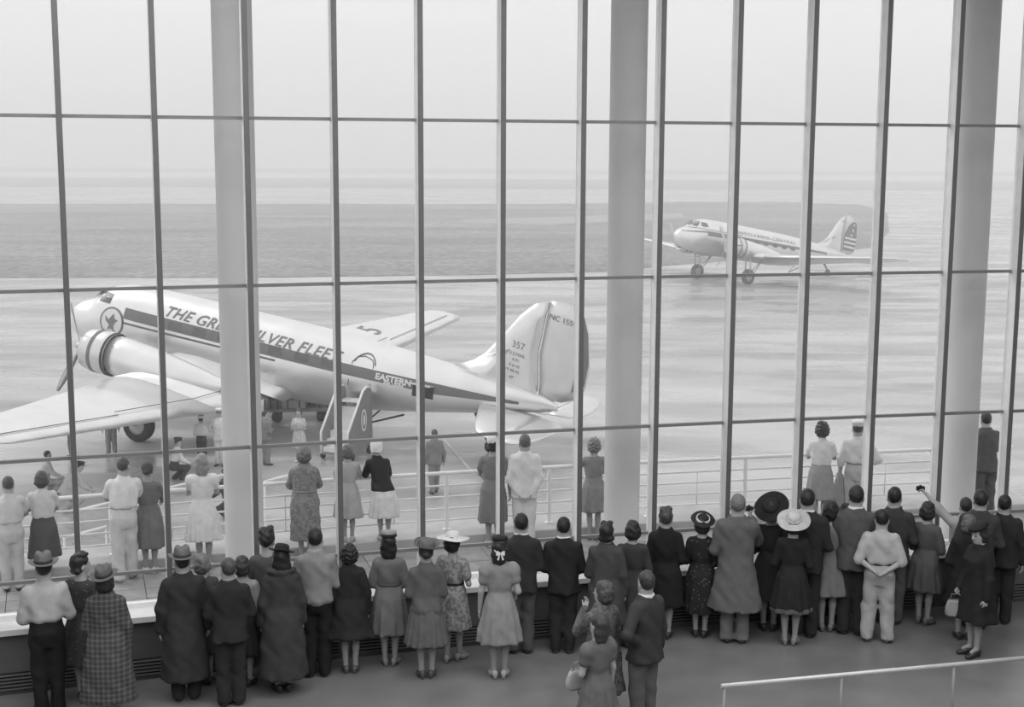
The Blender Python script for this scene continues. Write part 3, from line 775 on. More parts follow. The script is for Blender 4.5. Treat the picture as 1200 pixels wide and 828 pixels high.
# ================================================================== PEOPLE
# Bodies and clothes are modelled as distance fields round a posed skeleton and skinned with a dual grid.
def snet(f, xs, ys, zs):
    X, Y, Z = np.meshgrid(xs, ys, zs, indexing='ij')
    V = f(X, Y, Z).astype(np.float32)
    nx, ny, nz = V.shape
    ins = V < 0
    acc = np.zeros((nx - 1, ny - 1, nz - 1, 3), np.float32); cnt = np.zeros((nx - 1, ny - 1, nz - 1), np.float32)
    ax = (xs, ys, zs)
    for a in range(3):
        sl0 = [slice(None)] * 3; sl1 = [slice(None)] * 3
        sl0[a] = slice(0, -1); sl1[a] = slice(1, None)
        v0, v1 = V[tuple(sl0)], V[tuple(sl1)]
        cr = (v0 < 0) != (v1 < 0)
        t = np.where(cr, v0 / np.where(cr, v0 - v1, 1), 0)
        idx = np.argwhere(cr)
        if len(idx) == 0: continue
        tt = t[cr]
        P = np.empty((len(idx), 3), np.float32)
        for b in range(3): P[:, b] = ax[b][idx[:, b]]
        P[:, a] += tt * (ax[a][idx[:, a] + 1] - ax[a][idx[:, a]])
        o1, o2 = [b for b in range(3) if b != a]
        for d1 in (0, -1):
            for d2 in (0, -1):
                c = idx.copy(); c[:, o1] += d1; c[:, o2] += d2
                ok = (c[:, o1] >= 0) & (c[:, o2] >= 0) & (c[:, o1] < cnt.shape[o1]) & (c[:, o2] < cnt.shape[o2])
                cc = c[ok]
                np.add.at(acc, (cc[:, 0], cc[:, 1], cc[:, 2]), P[ok]); np.add.at(cnt, (cc[:, 0], cc[:, 1], cc[:, 2]), 1)
    act = cnt > 0
    vid = np.full(cnt.shape, -1, np.int32); vid[act] = np.arange(act.sum())
    verts = acc[act] / cnt[act][:, None]
    quads = []
    for a in range(3):
        sl0 = [slice(None)] * 3; sl1 = [slice(None)] * 3
        sl0[a] = slice(0, -1); sl1[a] = slice(1, None)
        i0, i1 = ins[tuple(sl0)], ins[tuple(sl1)]
        idx = np.argwhere(i0 != i1)
        o1, o2 = (a + 1) % 3, (a + 2) % 3
        ok = (idx[:, o1] > 0) & (idx[:, o2] > 0) & (idx[:, o1] < V.shape[o1] - 1) & (idx[:, o2] < V.shape[o2] - 1)
        idx = idx[ok]
        if len(idx) == 0: continue
        def cell(d1, d2):
            c = idx.copy(); c[:, o1] += d1; c[:, o2] += d2
            return vid[c[:, 0], c[:, 1], c[:, 2]]
        q = np.stack([cell(-1, -1), cell(0, -1), cell(0, 0), cell(-1, 0)], 1)
        fl_ = ~i0[idx[:, 0], idx[:, 1], idx[:, 2]]
        q[fl_] = q[fl_][:, ::-1]
        quads.append(q)
    Q = np.concatenate(quads) if quads else np.zeros((0, 4), np.int32)
    Q = Q[(Q >= 0).all(1)]
    return verts, Q

def smin(a, b, k):
    h = np.clip(0.5 + 0.5 * (b - a) / k, 0, 1)
    return b * (1 - h) + a * h - k * h * (1 - h)
def cone(P, a, b, ra, rb):
    x, y, z = P
    bx, by, bz = b[0] - a[0], b[1] - a[1], b[2] - a[2]
    L2 = bx * bx + by * by + bz * bz + 1e-9
    t = np.clip(((x - a[0]) * bx + (y - a[1]) * by + (z - a[2]) * bz) / L2, 0, 1)
    return np.sqrt((x - a[0] - t * bx) ** 2 + (y - a[1] - t * by) ** 2 + (z - a[2] - t * bz) ** 2) - (ra + (rb - ra) * t)
def ell(P, c, r):
    x, y, z = P
    q = np.sqrt(((x - c[0]) / r[0]) ** 2 + ((y - c[1]) / r[1]) ** 2 + ((z - c[2]) / r[2]) ** 2)
    return (q - 1) * min(r)
def profile(P, st, n=2.3, folds=0, famp=0.0, fz=None, ph=0.0, fpow=1.0):
    x, y, z = P
    st = np.asarray(st); zz = st[:, 0]
    w_ = np.interp(z, zz, st[:, 1]); d_ = np.interp(z, zz, st[:, 2]); y0 = np.interp(z, zz, st[:, 3])
    yy = y - y0
    q = (np.abs(x / w_) ** n + np.abs(yy / d_) ** n) ** (1 / n)
    dist = (q - 1) * np.minimum(w_, d_)
    if folds:
        th = np.arctan2(yy / d_, x / w_)
        t = np.clip((fz[0] - z) / (fz[0] - fz[1]), 0, 1) ** fpow
        dist = dist - famp * t * (np.cos(folds * th + ph) + 0.35 * np.cos((folds // 2 + 1) * th + 2 * ph))
    return np.maximum(dist, np.maximum(zz[0] - z, z - zz[-1]))

TM = [(.455, .050, .050, 0), (.48, .088, .064, -.004), (.53, .097, .070, -.006), (.60, .084, .060, 0), (.68, .094, .066, .002), (.745, .102, .068, 0), (.782, .104, .062, -.006), (.804, .094, .053, -.010), (.824, .070, .044, -.012), (.845, .044, .039, -.010), (.90, .036, .038, .002)]
TF = [(.455, .050, .050, 0), (.48, .090, .066, -.004), (.53, .102, .074, -.010), (.575, .088, .062, -.004), (.625, .070, .052, .002), (.69, .082, .062, .004), (.735, .086, .072, .010), (.778, .089, .057, -.004), (.800, .083, .047, -.010), (.822, .060, .038, -.012), (.844, .036, .034, -.010), (.90, .031, .033, .002)]
ARMS = {  # (upper-arm direction, forearm direction) for the right side; the left is mirrored
    'down': ((.26, .02, -1), (.06, .16, -1)), 'loose': ((.34, -.04, -1), (.08, .22, -1)),
    'behind': ((.34, -.20, -1), (-.80, -.34, -.50)), 'behind_low': ((.20, -.22, -1), (-.50, -.18, -.85)),
    'front': ((.26, .06, -1), (-.40, .85, -.02)), 'clasp': ((.22, .10, -1), (-.62, .62, -.30)),
    'rail': ((.22, .52, -.82), (-.38, .86, .06)), 'rail_low': ((.22, .55, -.9), (-.15, .75, -.35)),
    'hip': ((.62, -.20, -.80), (-.80, .14, -.50)), 'folded': ((.26, .18, -1), (-.86, .52, .10)),
    'raise': ((.42, .45, .38), (.55, .40, .62)), 'face': ((.12, .50, -.55), (-.42, .02, .95)), 'camera': ((.20, .55, -.60), (-.30, .10, .95)),
    'bag': ((.20, -.05, -1), (-.05, .55, -.80)), 'tuck': ((.26, -.12, -1), (-.10, .75, -.25)), 'fwd': ((.15, .35, -.9), (.0, .8, -.5)), 'up_rail': ((.30, .72, -.35), (-.10, .80, .10)),
}
def hand_template(curl, cell=0.0075):
    def f(X, Y, Z):
        P = (X, Y, Z)
        x, y, z = P
        q = np.sqrt(np.maximum(np.abs(x) - .004, 0) ** 2 + np.maximum(np.abs(y) - .026, 0) ** 2 + np.maximum(np.abs(z + .048) - .036, 0) ** 2) - .0105
        d = smin(q, cone(P, (0, 0, .03), (0, 0, -.02), .024, .022), .015)
        for yy, ln in ((.029, .070), (.010, .080), (-.010, .074), (-.028, .056)):
            a = (0, yy, -.080); t1, t2 = curl, curl * 2.1
            b = (-math.sin(t1) * ln * .5, yy * 1.05, -.080 - math.cos(t1) * ln * .5)
            c = (b[0] - math.sin(t2) * ln * .5, yy * 1.08, b[2] - math.cos(t2) * ln * .5)
            d = smin(d, np.minimum(cone(P, a, b, .0092, .0085), cone(P, b, c, .0085, .0072)), .003)
        d = smin(d, np.minimum(cone(P, (-.004, .026, -.03), (-.014, .052, -.062), .012, .0105), cone(P, (-.014, .052, -.062), (-.024, .058, -.092), .0105, .0085)), .006)
        return d
    g = lambda lo, hi: np.arange(lo, hi, cell)
    return snet(f, g(-.10, .035), g(-.05, .08), g(-.18, .06))
HANDS = {('relax', 0): hand_template(.35), ('grip', 0): hand_template(.85), ('relax', 1): hand_template(.35, .0125), ('grip', 1): hand_template(.85, .0125)}
EYE_V, EYE_Q = snet(lambda X, Y, Z: np.sqrt(X * X + Y * Y + Z * Z) - 1, np.linspace(-1.3, 1.3, 6), np.linspace(-1.3, 1.3, 6), np.linspace(-1.3, 1.3, 6))

def rotm(yaw=0, pitch=0, roll=0):
    return np.array(Matrix.Rotation(math.radians(yaw), 3, 'Z') @ Matrix.Rotation(math.radians(pitch), 3, 'X') @ Matrix.Rotation(math.radians(roll), 3, 'Y'))
def unit(v): v = np.asarray(v, float); return v / np.linalg.norm(v)

SKIN = mat(.42, .55, .05, 10); SKIN_LEG = mat(.36, .5, .05, 10); FEATURE = mat(.05, .4, .1, 10); LIPS = mat(.2, .5, .05, 10)
PEOPLE = []
U_S = list(np.arange(-8, 10, .1))
def person(label, hx, hy, H=None, fy=None, z0=0.0, sex='f', turn=0, seed=0, arms=('down', 'down'), lean=0.0, side=0.0, head=(0, 0, 0),
           top=None, bottom=None, hair=('short', .05), hat=None, shoes=.05, heel=None, legs=(0, 0), drop=0.0, coarse=0, skin=None, hat_h=0.0, spread=None, group='people', dy=0.0, dx=0.0, off=None):
    rng = np.random.RandomState(seed * 7 + int(hx) + int(hy) * 3)
    if off is not None:
        v = ray(hx, hy); best = None
        for yy in np.arange(12.5, 24, .01):
            xx = v[0] / v[1] * yy
            du = min(((arc(u)[0] - xx) ** 2 + (arc(u)[1] - yy) ** 2, u) for u in U_S)[1]
            a0 = arc(du); sgn = (xx - a0[0]) * -math.sin(a0[2]) + (yy - a0[1]) * math.cos(a0[2])
            if best is None or abs(sgn - off) < best[0]: best = (abs(sgn - off), xx, yy)
        X, Y = best[1], best[2]
        H = at_y(hx, hy, Y + math.tan(math.radians(lean)) * .42 * 1.65)[2] - z0 - hat_h
        fy = -1
    elif fy is not None:
        p = on_z(hx, fy, z0); Y = p[1] + .06
        H = at_y(hx, hy, Y)[2] - z0 - hat_h; X = p[0] * Y / p[1]
    else:
        p = on_z(hx, hy, z0 + (H + hat_h) - drop * H); X, Y = p[0], p[1]
    X += dx; Y += dy
    away = math.atan2(-(X), Y)     # rotation that makes local +Y point away from the camera
    rz = away + math.radians(turn)
    lean_ = math.tan(math.radians(lean))
    # the head pixel belongs to the leaning head: shift the feet back
    hs = lean_ * .42 * H
    X -= -math.sin(rz) * hs * (0 if fy is not None else 1); Y -= math.cos(rz) * hs * (0 if fy is not None else 1)
    root = empty('person', (X, Y, z0), (0, 0, rz)); tag(root, label, 'person', group)
    PEOPLE.append((label, X, Y, H))
    male = sex == 'm'
    if heel is None: heel = 0 if male else .035
    def lf(z): return lean_ * np.maximum(0, z - .47 * H + drop * H) if not isinstance(z, float) else lean_ * max(0.0, z - .47 * H + drop * H)
    tilt_ = math.tan(math.radians(side))
    def shear(P):
        x, y, z = P
        k = np.maximum(0, z + drop * H - .47 * H)
        return (x - tilt_ * k, y - lean_ * k, z + drop * H)
    def S(p):  # rest position (in heights) -> posed position (metres)
        k = max(0.0, p[2] * H - .47 * H)
        return np.array([p[0] * H + tilt_ * k, p[1] * H + lean_ * k, (p[2] - drop) * H])
    sw = .097 if male else .083
    sh = {1: S((sw, -.008, .790)), -1: S((-sw, -.008, .790))}
    el, wr, fdir = {}, {}, {}
    for sd, nm in ((1, arms[1]), (-1, arms[0])):
        ua, fa = ARMS[nm]
        ua = unit((ua[0] * sd, ua[1], ua[2])); fa = unit((fa[0] * sd, fa[1], fa[2]))
        el[sd] = sh[sd] + ua * .172 * H; wr[sd] = el[sd] + fa * .145 * H; fdir[sd] = fa
    sp = spread if spread is not None else (.050 if male else .036)
    hip, kn, an, fyaw = {}, {}, {}, {}
    for sd, st_ in ((1, legs[1]), (-1, legs[0])):
        hip[sd] = np.array([sd * .050 * H, 0, (.495 - drop) * H])
        an[sd] = np.array([sd * sp * H, st_ * H, .042 * H + heel])
        d = an[sd] - hip[sd]; D = np.linalg.norm(d); L1, L2 = .238 * H, .226 * H
        if drop < .02 or D >= L1 + L2 - 1e-4: kn[sd] = hip[sd] + d * (L1 / (L1 + L2)) + np.array([0, .012 * H, 0])
        else:
            a_ = (L1 * L1 - L2 * L2 + D * D) / (2 * D); hh = math.sqrt(max(0, L1 * L1 - a_ * a_))
            e = d / D; fwd_ = np.array([sd * .25, 1.0, 0]); fwd_ -= e * (fwd_ @ e); fwd_ = unit(fwd_)
            kn[sd] = hip[sd] + e * a_ + fwd_ * hh
        fyaw[sd] = math.radians(-sd * rng.uniform(8, 20))
    nb = S((0, -.004, .862)); HR = rotm(head[0], head[1] - lean * .35, head[2])
    def HP(P):
        x, y, z = P
        dx_, dy_, dz_ = x - nb[0], y - nb[1], z - nb[2]
        return (HR[0, 0] * dx_ + HR[1, 0] * dy_ + HR[2, 0] * dz_, HR[0, 1] * dx_ + HR[1, 1] * dy_ + HR[2, 1] * dz_, HR[0, 2] * dx_ + HR[1, 2] * dy_ + HR[2, 2] * dz_)
    HS = 1.06
    def hw(p): return nb + HR @ (np.array(p) * H * HS)
    T = np.array(TM if male else TF) * H
    r = .92 if not male else 1.0
    lr = .80 if (bottom and bottom[0] == 'trousers') else r
    def head_sdf(P):
        q = tuple(v / HS for v in HP(P)); h = lambda *a: tuple(v * H for v in a)
        d = ell(q, h(0, -.006, .080), h(.0455, .056, .057))
        d = smin(d, ell(q, h(0, .018, .048), h(.036, .036, .044)), .02 * H)
        d = smin(d, ell(q, h(0, .030, .016), h(.020, .020, .013)), .012 * H)
        d = smin(d, cone(q, h(0, .050, .066), h(0, .062, .046), .005 * H, .008 * H), .006 * H)
        for s_ in (-1, 1):
            d = smin(d, ell(q, h(s_ * .044, -.004, .052), h(.006, .013, .018)), .004 * H)
            d = np.maximum(d, -(ell(q, h(s_ * .017, .060, .064), h(.010, .010, .007))))
        d = smin(d, cone(q, h(0, .048, .030), h(0, .049, .028), .009 * H, .007 * H), .006 * H)
        return d
    def body(X_, Y_, Z_):
        P = (X_, Y_, Z_); d = profile(shear(P), T * .985)
        d = smin(d, head_sdf(P), .022 * H)
        nk = S((0, -.010, .83)); d = smin(d, cone(P, nk, nb + np.array([0, .002, .02]) * H, .036 * H * r, .034 * H * r), .015 * H)
        for s_ in (-1, 1):
            d = smin(d, cone(P, sh[s_], el[s_], .030 * H * r, .023 * H * r), .02 * H)
            d = smin(d, cone(P, el[s_], wr[s_], .0235 * H * r, .0155 * H * r), .012 * H)
            d = smin(d, cone(P, hip[s_], kn[s_], .050 * H * (.9 if lr < .85 else 1), .034 * H * lr), .022 * H)
            calf = kn[s_] + (an[s_] - kn[s_]) * .32 + np.array([0, -.010 * H, 0])
            d = smin(d, cone(P, kn[s_], calf, .0300 * H * lr, .0310 * H * lr), .012 * H)
            d = smin(d, cone(P, calf, an[s_], .0300 * H * lr, .0185 * H), .012 * H)
            d = smin(d, cone(P, an[s_], an[s_] + np.array([-math.sin(fyaw[s_]) * .05, .05, -.018]) * H, .02 * H, .016 * H), .01 * H)
        return d
    allp = np.array([*sh.values(), *el.values(), *wr.values(), *hip.values(), *kn.values(), *an.values(), nb])
    lo, hi = allp.min(0) - .085 * H, allp.max(0) + .085 * H
    lo[2] = -.005; hi[2] = max(hi[2], nb[2] + .16 * H); lo[1] -= .03 * H; hi[1] += .04 * H; lo[0] -= .02 * H; hi[0] += .02 * H
    ck = (1.0, 2.1)[coarse]
    def axis(l, h_, c, fl_, fh, fc):
        out = [l]
        while out[-1] < h_:
            out.append(out[-1] + (fc if fl_ - fc < out[-1] < fh else c))
        return np.array(out)
    hc = nb + HR @ (np.array([0, .005, .068]) * H)
    rr = .075 * H
    bc, fc = .020 * ck, .0105 * ck
    V, Q = snet(body, axis(lo[0], hi[0], bc, hc[0] - rr * .72, hc[0] + rr * .72, fc), axis(lo[1], hi[1], bc, hc[1] - rr, hc[1] + rr, fc), axis(lo[2], hi[2], bc, hc[2] - rr * 1.1, hc[2] + rr * 1.1, fc))
    Vs, Qs, mi = [V], [Q], [np.zeros(len(Q), int)]
    n0 = len(V)
    # lower legs carry stockings tone
    zc = V[Q].mean(1)[:, 2]
    if not male: mi[0][zc < .40 * H - drop * H] = 3
    for s_ in (-1, 1):
        nm = arms[1] if s_ > 0 else arms[0]
        hv, hq = HANDS[('grip' if nm in ('behind', 'behind_low', 'camera', 'raise', 'bag', 'rail', 'hip', 'clasp') else 'relax', coarse)]
        hv = hv.copy(); hq = hq.copy()
        if s_ < 0: hv[:, 0] *= -1; hq = hq[:, ::-1]
        zax = -fdir[s_]
        ref = np.array([0, 1.0, 0]) if abs(fdir[s_][1]) < .6 else np.array([0, 0, 1.0])
        yax = unit(ref - zax * (ref @ zax)); xax = np.cross(yax, zax)
        R = np.stack([xax, yax, zax], 1)
        hv = wr[s_] + (hv * (H / 1.75) * (1.0 if male else .93)) @ R.T
        Vs.append(hv); Qs.append(hq + n0); mi.append(np.zeros(len(hq), int)); n0 += len(hv)
    if not coarse:
        for s_ in (-1, 1):
            ev = hw((s_ * .017, .0505, .0645)) + (EYE_V * np.array([.0085, .006, .0048]) * H) @ HR.T
            Vs.append(ev); Qs.append(EYE_Q + n0); mi.append(np.ones(len(EYE_Q), int)); n0 += len(ev)
            ev = hw((s_ * .017, .0515, .0755)) + (EYE_V * np.array([.011, .004, .0022]) * H) @ HR.T
            Vs.append(ev); Qs.append(EYE_Q + n0); mi.append(np.ones(len(EYE_Q), int)); n0 += len(ev)
        ev = hw((0, .0545, .0295)) + (EYE_V * np.array([.0115, .005, .0032]) * H) @ HR.T
        Vs.append(ev); Qs.append(EYE_Q + n0); mi.append(np.full(len(EYE_Q), 2)); n0 += len(ev)
    link('body', mesh_np('body', np.concatenate(Vs), np.concatenate(Qs), True, [skin or SKIN, FEATURE, LIPS, SKIN_LEG], np.concatenate(mi)), root)
    # ---------------- clothes
    ph = rng.uniform(0, 6.28, 6)
    def wrinkle(P, a=.0035):
        x, y, z = P
        return 1.45 * a * (np.sin(38 * x + 9 * z + ph[0] + 1.8 * np.sin(17 * z + ph[1])) + .8 * np.sin(31 * y - 14 * z + ph[2]) + .6 * np.sin(24 * z + 22 * x + ph[3])) * .6
    def grow(d, lo_z, hi_z, hang=False):
        out = []
        for row in T:
            if row[0] < lo_z * H - 1e-6 or row[0] > hi_z * H + 1e-6: continue
            out.append([row[0], row[1] + d * H, row[2] + d * H, row[3]])
        return out
    def at(z, d):
        return [z * H, np.interp(z * H, T[:, 0], T[:, 1]) + d * H, np.interp(z * H, T[:, 0], T[:, 2]) + d * H, np.interp(z * H, T[:, 0], T[:, 3])]
    def sleeves(P, kind, d, add):
        if kind == 'none': return d
        for s_ in (-1, 1):
            a, b, c = sh[s_], el[s_], wr[s_]
            if kind == 'long':
                e = smin(cone(P, a, b, .032 * H * r + add, .026 * H * r + add), cone(P, b, c - (c - b) * .04, .027 * H * r + add, .020 * H * r + add), .012 * H)
            elif kind == 'elbow':
                e = cone(P, a, b, .033 * H * r + add, .030 * H * r + add)
            elif kind == 'rolled':
                e = smin(cone(P, a, b, .033 * H * r + add, .028 * H * r + add), cone(P, b, b + (c - b) * .25, .029 * H * r + add, .027 * H * r + add), .01 * H)
            elif kind == 'puff':
                e = smin(ell(P, a + (b - a) * .22 + np.array([0, 0, .012 * H]), (.052 * H, .050 * H, .060 * H)), cone(P, a, a + (b - a) * .5, .036 * H * r + add, .036 * H * r + add), .01 * H)
            else:
                e = cone(P, a, a + (b - a) * .62, .033 * H * r + add, .036 * H * r + add)
            d = smin(d, e, .012 * H)
        return d
    GC = .0175 * ck
    def garment(nm, f, zlo, zhi, material, arm=False, cell=None, mir=.17):
        c = cell or GC
        xl, xh = -mir * H, mir * H; yl, yh = -.15 * H, .15 * H
        if arm:
            pts_ = np.array([*sh.values(), *el.values(), *wr.values()])
            xl = min(xl, pts_[:, 0].min() - .07 * H); xh = max(xh, pts_[:, 0].max() + .07 * H); yl = min(yl, pts_[:, 1].min() - .07 * H); yh = max(yh, pts_[:, 1].max() + .07 * H)
            zlo = min(zlo, pts_[:, 2].min() / H - .05); zhi = max(zhi, pts_[:, 2].max() / H + .05)
        k1 = max(0, (zhi + drop - .47)) * H
        yl = min(yl, lean_ * k1 - .12 * H); yh = max(yh, lean_ * k1 + .12 * H); xl = min(xl, tilt_ * k1 - .16 * H); xh = max(xh, tilt_ * k1 + .16 * H)
        g = lambda a, b: np.arange(a, b + 2 * c, c)
        V, Q = snet(f, g(xl - c, xh), g(yl - c, yh), g(zlo * H - 2 * c, zhi * H + c))
        if len(Q) == 0: return None
        return link(nm, mesh_np(nm, V, Q), root, material)
    dz = -drop
    if bottom:
        kind, bm_ = bottom[0], bottom[1]; opt = bottom[2] if len(bottom) > 2 else {}
        if kind == 'trousers':
            bag = opt.get('bag', .012)
            def ftr(X_, Y_, Z_):
                P = (X_, Y_, Z_)
                d = profile(shear(P), [at(.438, .014), at(.468, .012), at(.50, .010), at(.53, .011), at(.575, .009), at(.612, .010)])
                for s_ in (-1, 1):
                    b = an[s_] + np.array([0, -.008 * H, -.012 * H])
                    d = smin(d, smin(cone(P, hip[s_], kn[s_], .050 * H + .010 * H, .036 * H + bag * H), cone(P, kn[s_], b, .036 * H + bag * H, .030 * H + bag * H), .02 * H), .014 * H)
                d = np.maximum(d, .026 * H + (min(an[1][2], an[-1][2]) - .042 * H) - Z_)
                return d - wrinkle(P, .0045)
            xm = max(abs(kn[1][0]), abs(kn[-1][0]), .1 * H) / H + .09
            def gy():
                a = np.array([*kn.values(), *an.values(), *hip.values()]); return a[:, 1].min() - .10 * H, a[:, 1].max() + .10 * H
            yl, yh = gy(); c = GC
            g = lambda a, b: np.arange(a, b + 2 * c, c)
            V, Q = snet(ftr, g(-xm * H, xm * H), g(yl, max(yh, lean_ * .15 * H + .1 * H)), g(0, (.63 - drop) * H))
            tr_ = link('trousers', mesh_np('trousers', V, Q), root, bm_)
            if opt.get('belt') is not None:
                garment('belt', lambda X_, Y_, Z_: profile(shear((X_, Y_, Z_)), [at(.597, .016), at(.614, .016)]), .57 + dz, .63 + dz, opt['belt'], cell=.012)
        elif kind == 'skirt':
            hem, fl_, nf, fa = opt.get('hem', .27), opt.get('flare', .05), opt.get('pleats', 12), opt.get('amp', .008)
            hh = T
            stn = [[hem * H, (.104 + fl_) * H, (.080 + fl_ * .85) * H, -.006 * H], [.40 * H, (.106 + fl_ * .55) * H, (.080 + fl_ * .5) * H, -.008 * H], at(.53, .010), at(.575, .010), at(.628, .008)]
            def fsk(X_, Y_, Z_):
                P = (X_, Y_, Z_); return profile(shear(P), stn, 2.1, nf, fa * H, (.56 * H, hem * H), ph[4], .8) - wrinkle(P, .002)
            garment('skirt', fsk, hem + dz, .64 + dz, bm_, mir=.16 + fl_)
    if top:
        kind, tm_ = top[0], top[1]; opt = top[2] if len(top) > 2 else {}
        slv = opt.get('sleeve', 'long'); nf = opt.get('pleats', 0)
        if kind in ('jacket', 'coat'):
            add = .012 if kind == 'jacket' else .018
            hem = opt.get('hem', .455 if kind == 'jacket' else .22); fl_ = opt.get('flare', .012 if kind == 'jacket' else .045)
            wst = opt.get('waist', .0)
            if hem >= .44:
                stn = [[hem * H, (np.interp(.53 * H, T[:, 0], T[:, 1]) + (add + fl_) * H), (np.interp(.53 * H, T[:, 0], T[:, 2]) + (add + fl_) * H), -.006 * H], at(.53, add + .002)]
            else:
                stn = [[hem * H, (.112 + add + fl_) * H, (.084 + add + fl_ * .8) * H, -.006 * H], [.38 * H, (.108 + add + fl_ * .5) * H, (.080 + add + fl_ * .4) * H, -.008 * H], at(.53, add + .004)]
            stn += [at(.61, add + .008 - wst), at(.69, add + .004), at(.745, add), at(.79, add - .002), at(.806, add), at(.826, add + .001), at(.848, add), at(.862, add - .001)]
            def fj(X_, Y_, Z_):
                P = (X_, Y_, Z_)
                d = profile(shear(P), stn, 2.5, nf or opt.get('drape', 5), opt.get('amp', .006 if hem < .44 else .003) * H, (.62 * H, hem * H), ph[4])
                if opt.get('fur'):
                    c_ = S((0, -.012, .845)); d = smin(d, ell(P, c_, (.098 * H, .066 * H, .034 * H)) - .006 * np.sin(70 * P[0]) * np.sin(64 * P[1] + ph[0]) * np.sin(80 * P[2]), .01 * H)
                d = sleeves(P, slv, d, (.009 if kind == 'jacket' else .014) * H)
                return d - wrinkle(P, .0042)
            o = garment('coat' if kind == 'coat' else 'jacket', fj, hem + dz, .87 + dz, tm_, arm=True, mir=.165 + fl_)
            if opt.get('collar') is not None:
                garment('shirt_collar', lambda X_, Y_, Z_: np.maximum(profile(shear((X_, Y_, Z_)), [at(.848, .009), at(.868, .005)]), -1), .83 + dz, .88 + dz, opt['collar'], cell=.011)
            if opt.get('vent'):
                pass
        elif kind in ('shirt', 'blouse'):
            hem = opt.get('hem', .60)
            stn = [at(hem, .010), at(hem + .025, .022), at(.68, .017), at(.745, .012), at(.782, .008), at(.804, .007), at(.824, .006), at(.846, .004), at(.860, .003)]
            def fs(X_, Y_, Z_):
                P = (X_, Y_, Z_); d = profile(shear(P), stn, 2.4, 7, .0035 * H, (.80 * H, .60 * H), ph[4])
                return sleeves(P, slv, d, .010 * H) - wrinkle(P, .0042)
            garment('shirt' if kind == 'shirt' else 'blouse', fs, hem + dz, .87 + dz, tm_, arm=True)
        elif kind == 'dress':
            hem, fl_, nf, fa = opt.get('hem', .27), opt.get('flare', .06), opt.get('pleats', 11), opt.get('amp', .008)
            wz_ = opt.get('waist_add', .008)
            stn = [[hem * H, (.104 + fl_) * H, (.080 + fl_ * .85) * H, -.006 * H], [.40 * H, (.107 + fl_ * .55) * H, (.080 + fl_ * .5) * H, -.010 * H], at(.53, .010), at(.575, .010), at(.625, wz_), at(.66, .012), at(.69, .011), at(.735, .009), at(.778, .008), at(.800, .007), at(.820, .005), at(.832, .003)]
            def fd(X_, Y_, Z_):
                P = (X_, Y_, Z_); d = profile(shear(P), stn, 2.15, nf, fa * H, (.60 * H, hem * H), ph[4], .8)
                return sleeves(P, slv, d, .008 * H) - wrinkle(P, .0032)
            garment('dress', fd, hem + dz, .85 + dz, tm_, arm=True, mir=.15 + fl_)
        if opt.get('belt') is not None and kind in ('dress', 'coat', 'jacket'):
            ad = {'dress': .014, 'jacket': .03, 'coat': .036}[kind]
            garment('belt', lambda X_, Y_, Z_: profile(shear((X_, Y_, Z_)), [at(.615, ad), at(.633, ad)]), .60 + dz, .65 + dz, opt['belt'], cell=.012)
        if opt.get('slip') is not None:
            hm = opt['hem']
            garment('petticoat', lambda X_, Y_, Z_: profile(shear((X_, Y_, Z_)), [[(hm - .03) * H, (.102 + fl_) * H, (.078 + fl_ * .85) * H, -.006 * H], [(hm + .02) * H, (.098 + fl_) * H, (.075 + fl_ * .85) * H, -.006 * H]], 2.15, nf, .008 * H, (.6 * H, hm * H), ph[4], .8), hm - .04, hm + .03, opt['slip'], mir=.15 + fl_)
    # ---------------- shoes
    sm_ = mat(shoes, .4, .1, 8, spec=.5)
    for s_ in (-1, 1):
        a = an[s_]; c_, s2 = math.cos(fyaw[s_]), math.sin(fyaw[s_])
        def loc(x, y, z): return np.array([a[0] + x * c_ - y * s2, a[1] + x * s2 + y * c_, z])
        base = a[2] - .042 * H - heel
        hp = base + heel
        def fsh(X_, Y_, Z_):
            P = (X_, Y_, Z_)
            d = cone(P, loc(0, -.02 * H, hp + .022 * H), loc(0, .035 * H, base + heel * .5 + .020 * H), .022 * H, .024 * H)
            d = smin(d, cone(P, loc(0, .035 * H, base + heel * .4 + .017 * H), loc(-s_ * .004, .085 * H, base + .014 * H), .025 * H, .019 * H), .015 * H)
            if male: d = smin(d, cone(P, loc(0, -.008 * H, hp + .03 * H), loc(0, -.006 * H, hp + .05 * H), .022 * H, .022 * H), .012 * H)
            if heel > .01: d = smin(d, cone(P, loc(0, -.026 * H, hp + .01 * H), loc(0, -.024 * H, base), .017 * H, .010 * H), .006 * H)
            return np.maximum(d, base + .001 - Z_)
        c = .012 * ck; g = lambda q_, w1: np.arange(q_ - w1, q_ + w1 + c, c)
        V, Q = snet(fsh, g(a[0], .09 * H), np.arange(a[1] - .08 * H, a[1] + .13 * H, c), np.arange(base - c, base + heel + .09 * H, c))
        if len(Q): link('shoe', mesh_np('shoe', V, Q), root, sm_)
    # ---------------- hair
    hs_, hv_ = hair[0], hair[1]
    hm_ = mat(hv_, .5, .35, 60, spec=.4)
    def local_mesh(nm, f, b, cell, material):
        c = cell * ck
        V, Q = snet(f, np.arange(-b[0] * H, b[0] * H + c, c), np.arange(-b[1] * H, b[2] * H + c, c), np.arange(b[3] * H, b[4] * H + c, c))
        if not len(Q): return None
        return link(nm, mesh_np(nm, nb + (V * HS) @ HR.T, Q), root, material)
    def h(*a): return tuple(v * H for v in a)
    def curls(P, a, k): return a * H * (np.sin(k * P[0] + ph[0] + 2 * np.sin(k * .6 * P[2])) * np.sin(k * P[1] + ph[1]) + .7 * np.sin(k * 1.1 * P[2] + ph[2] + 1.5 * np.sin(k * .5 * P[0])))
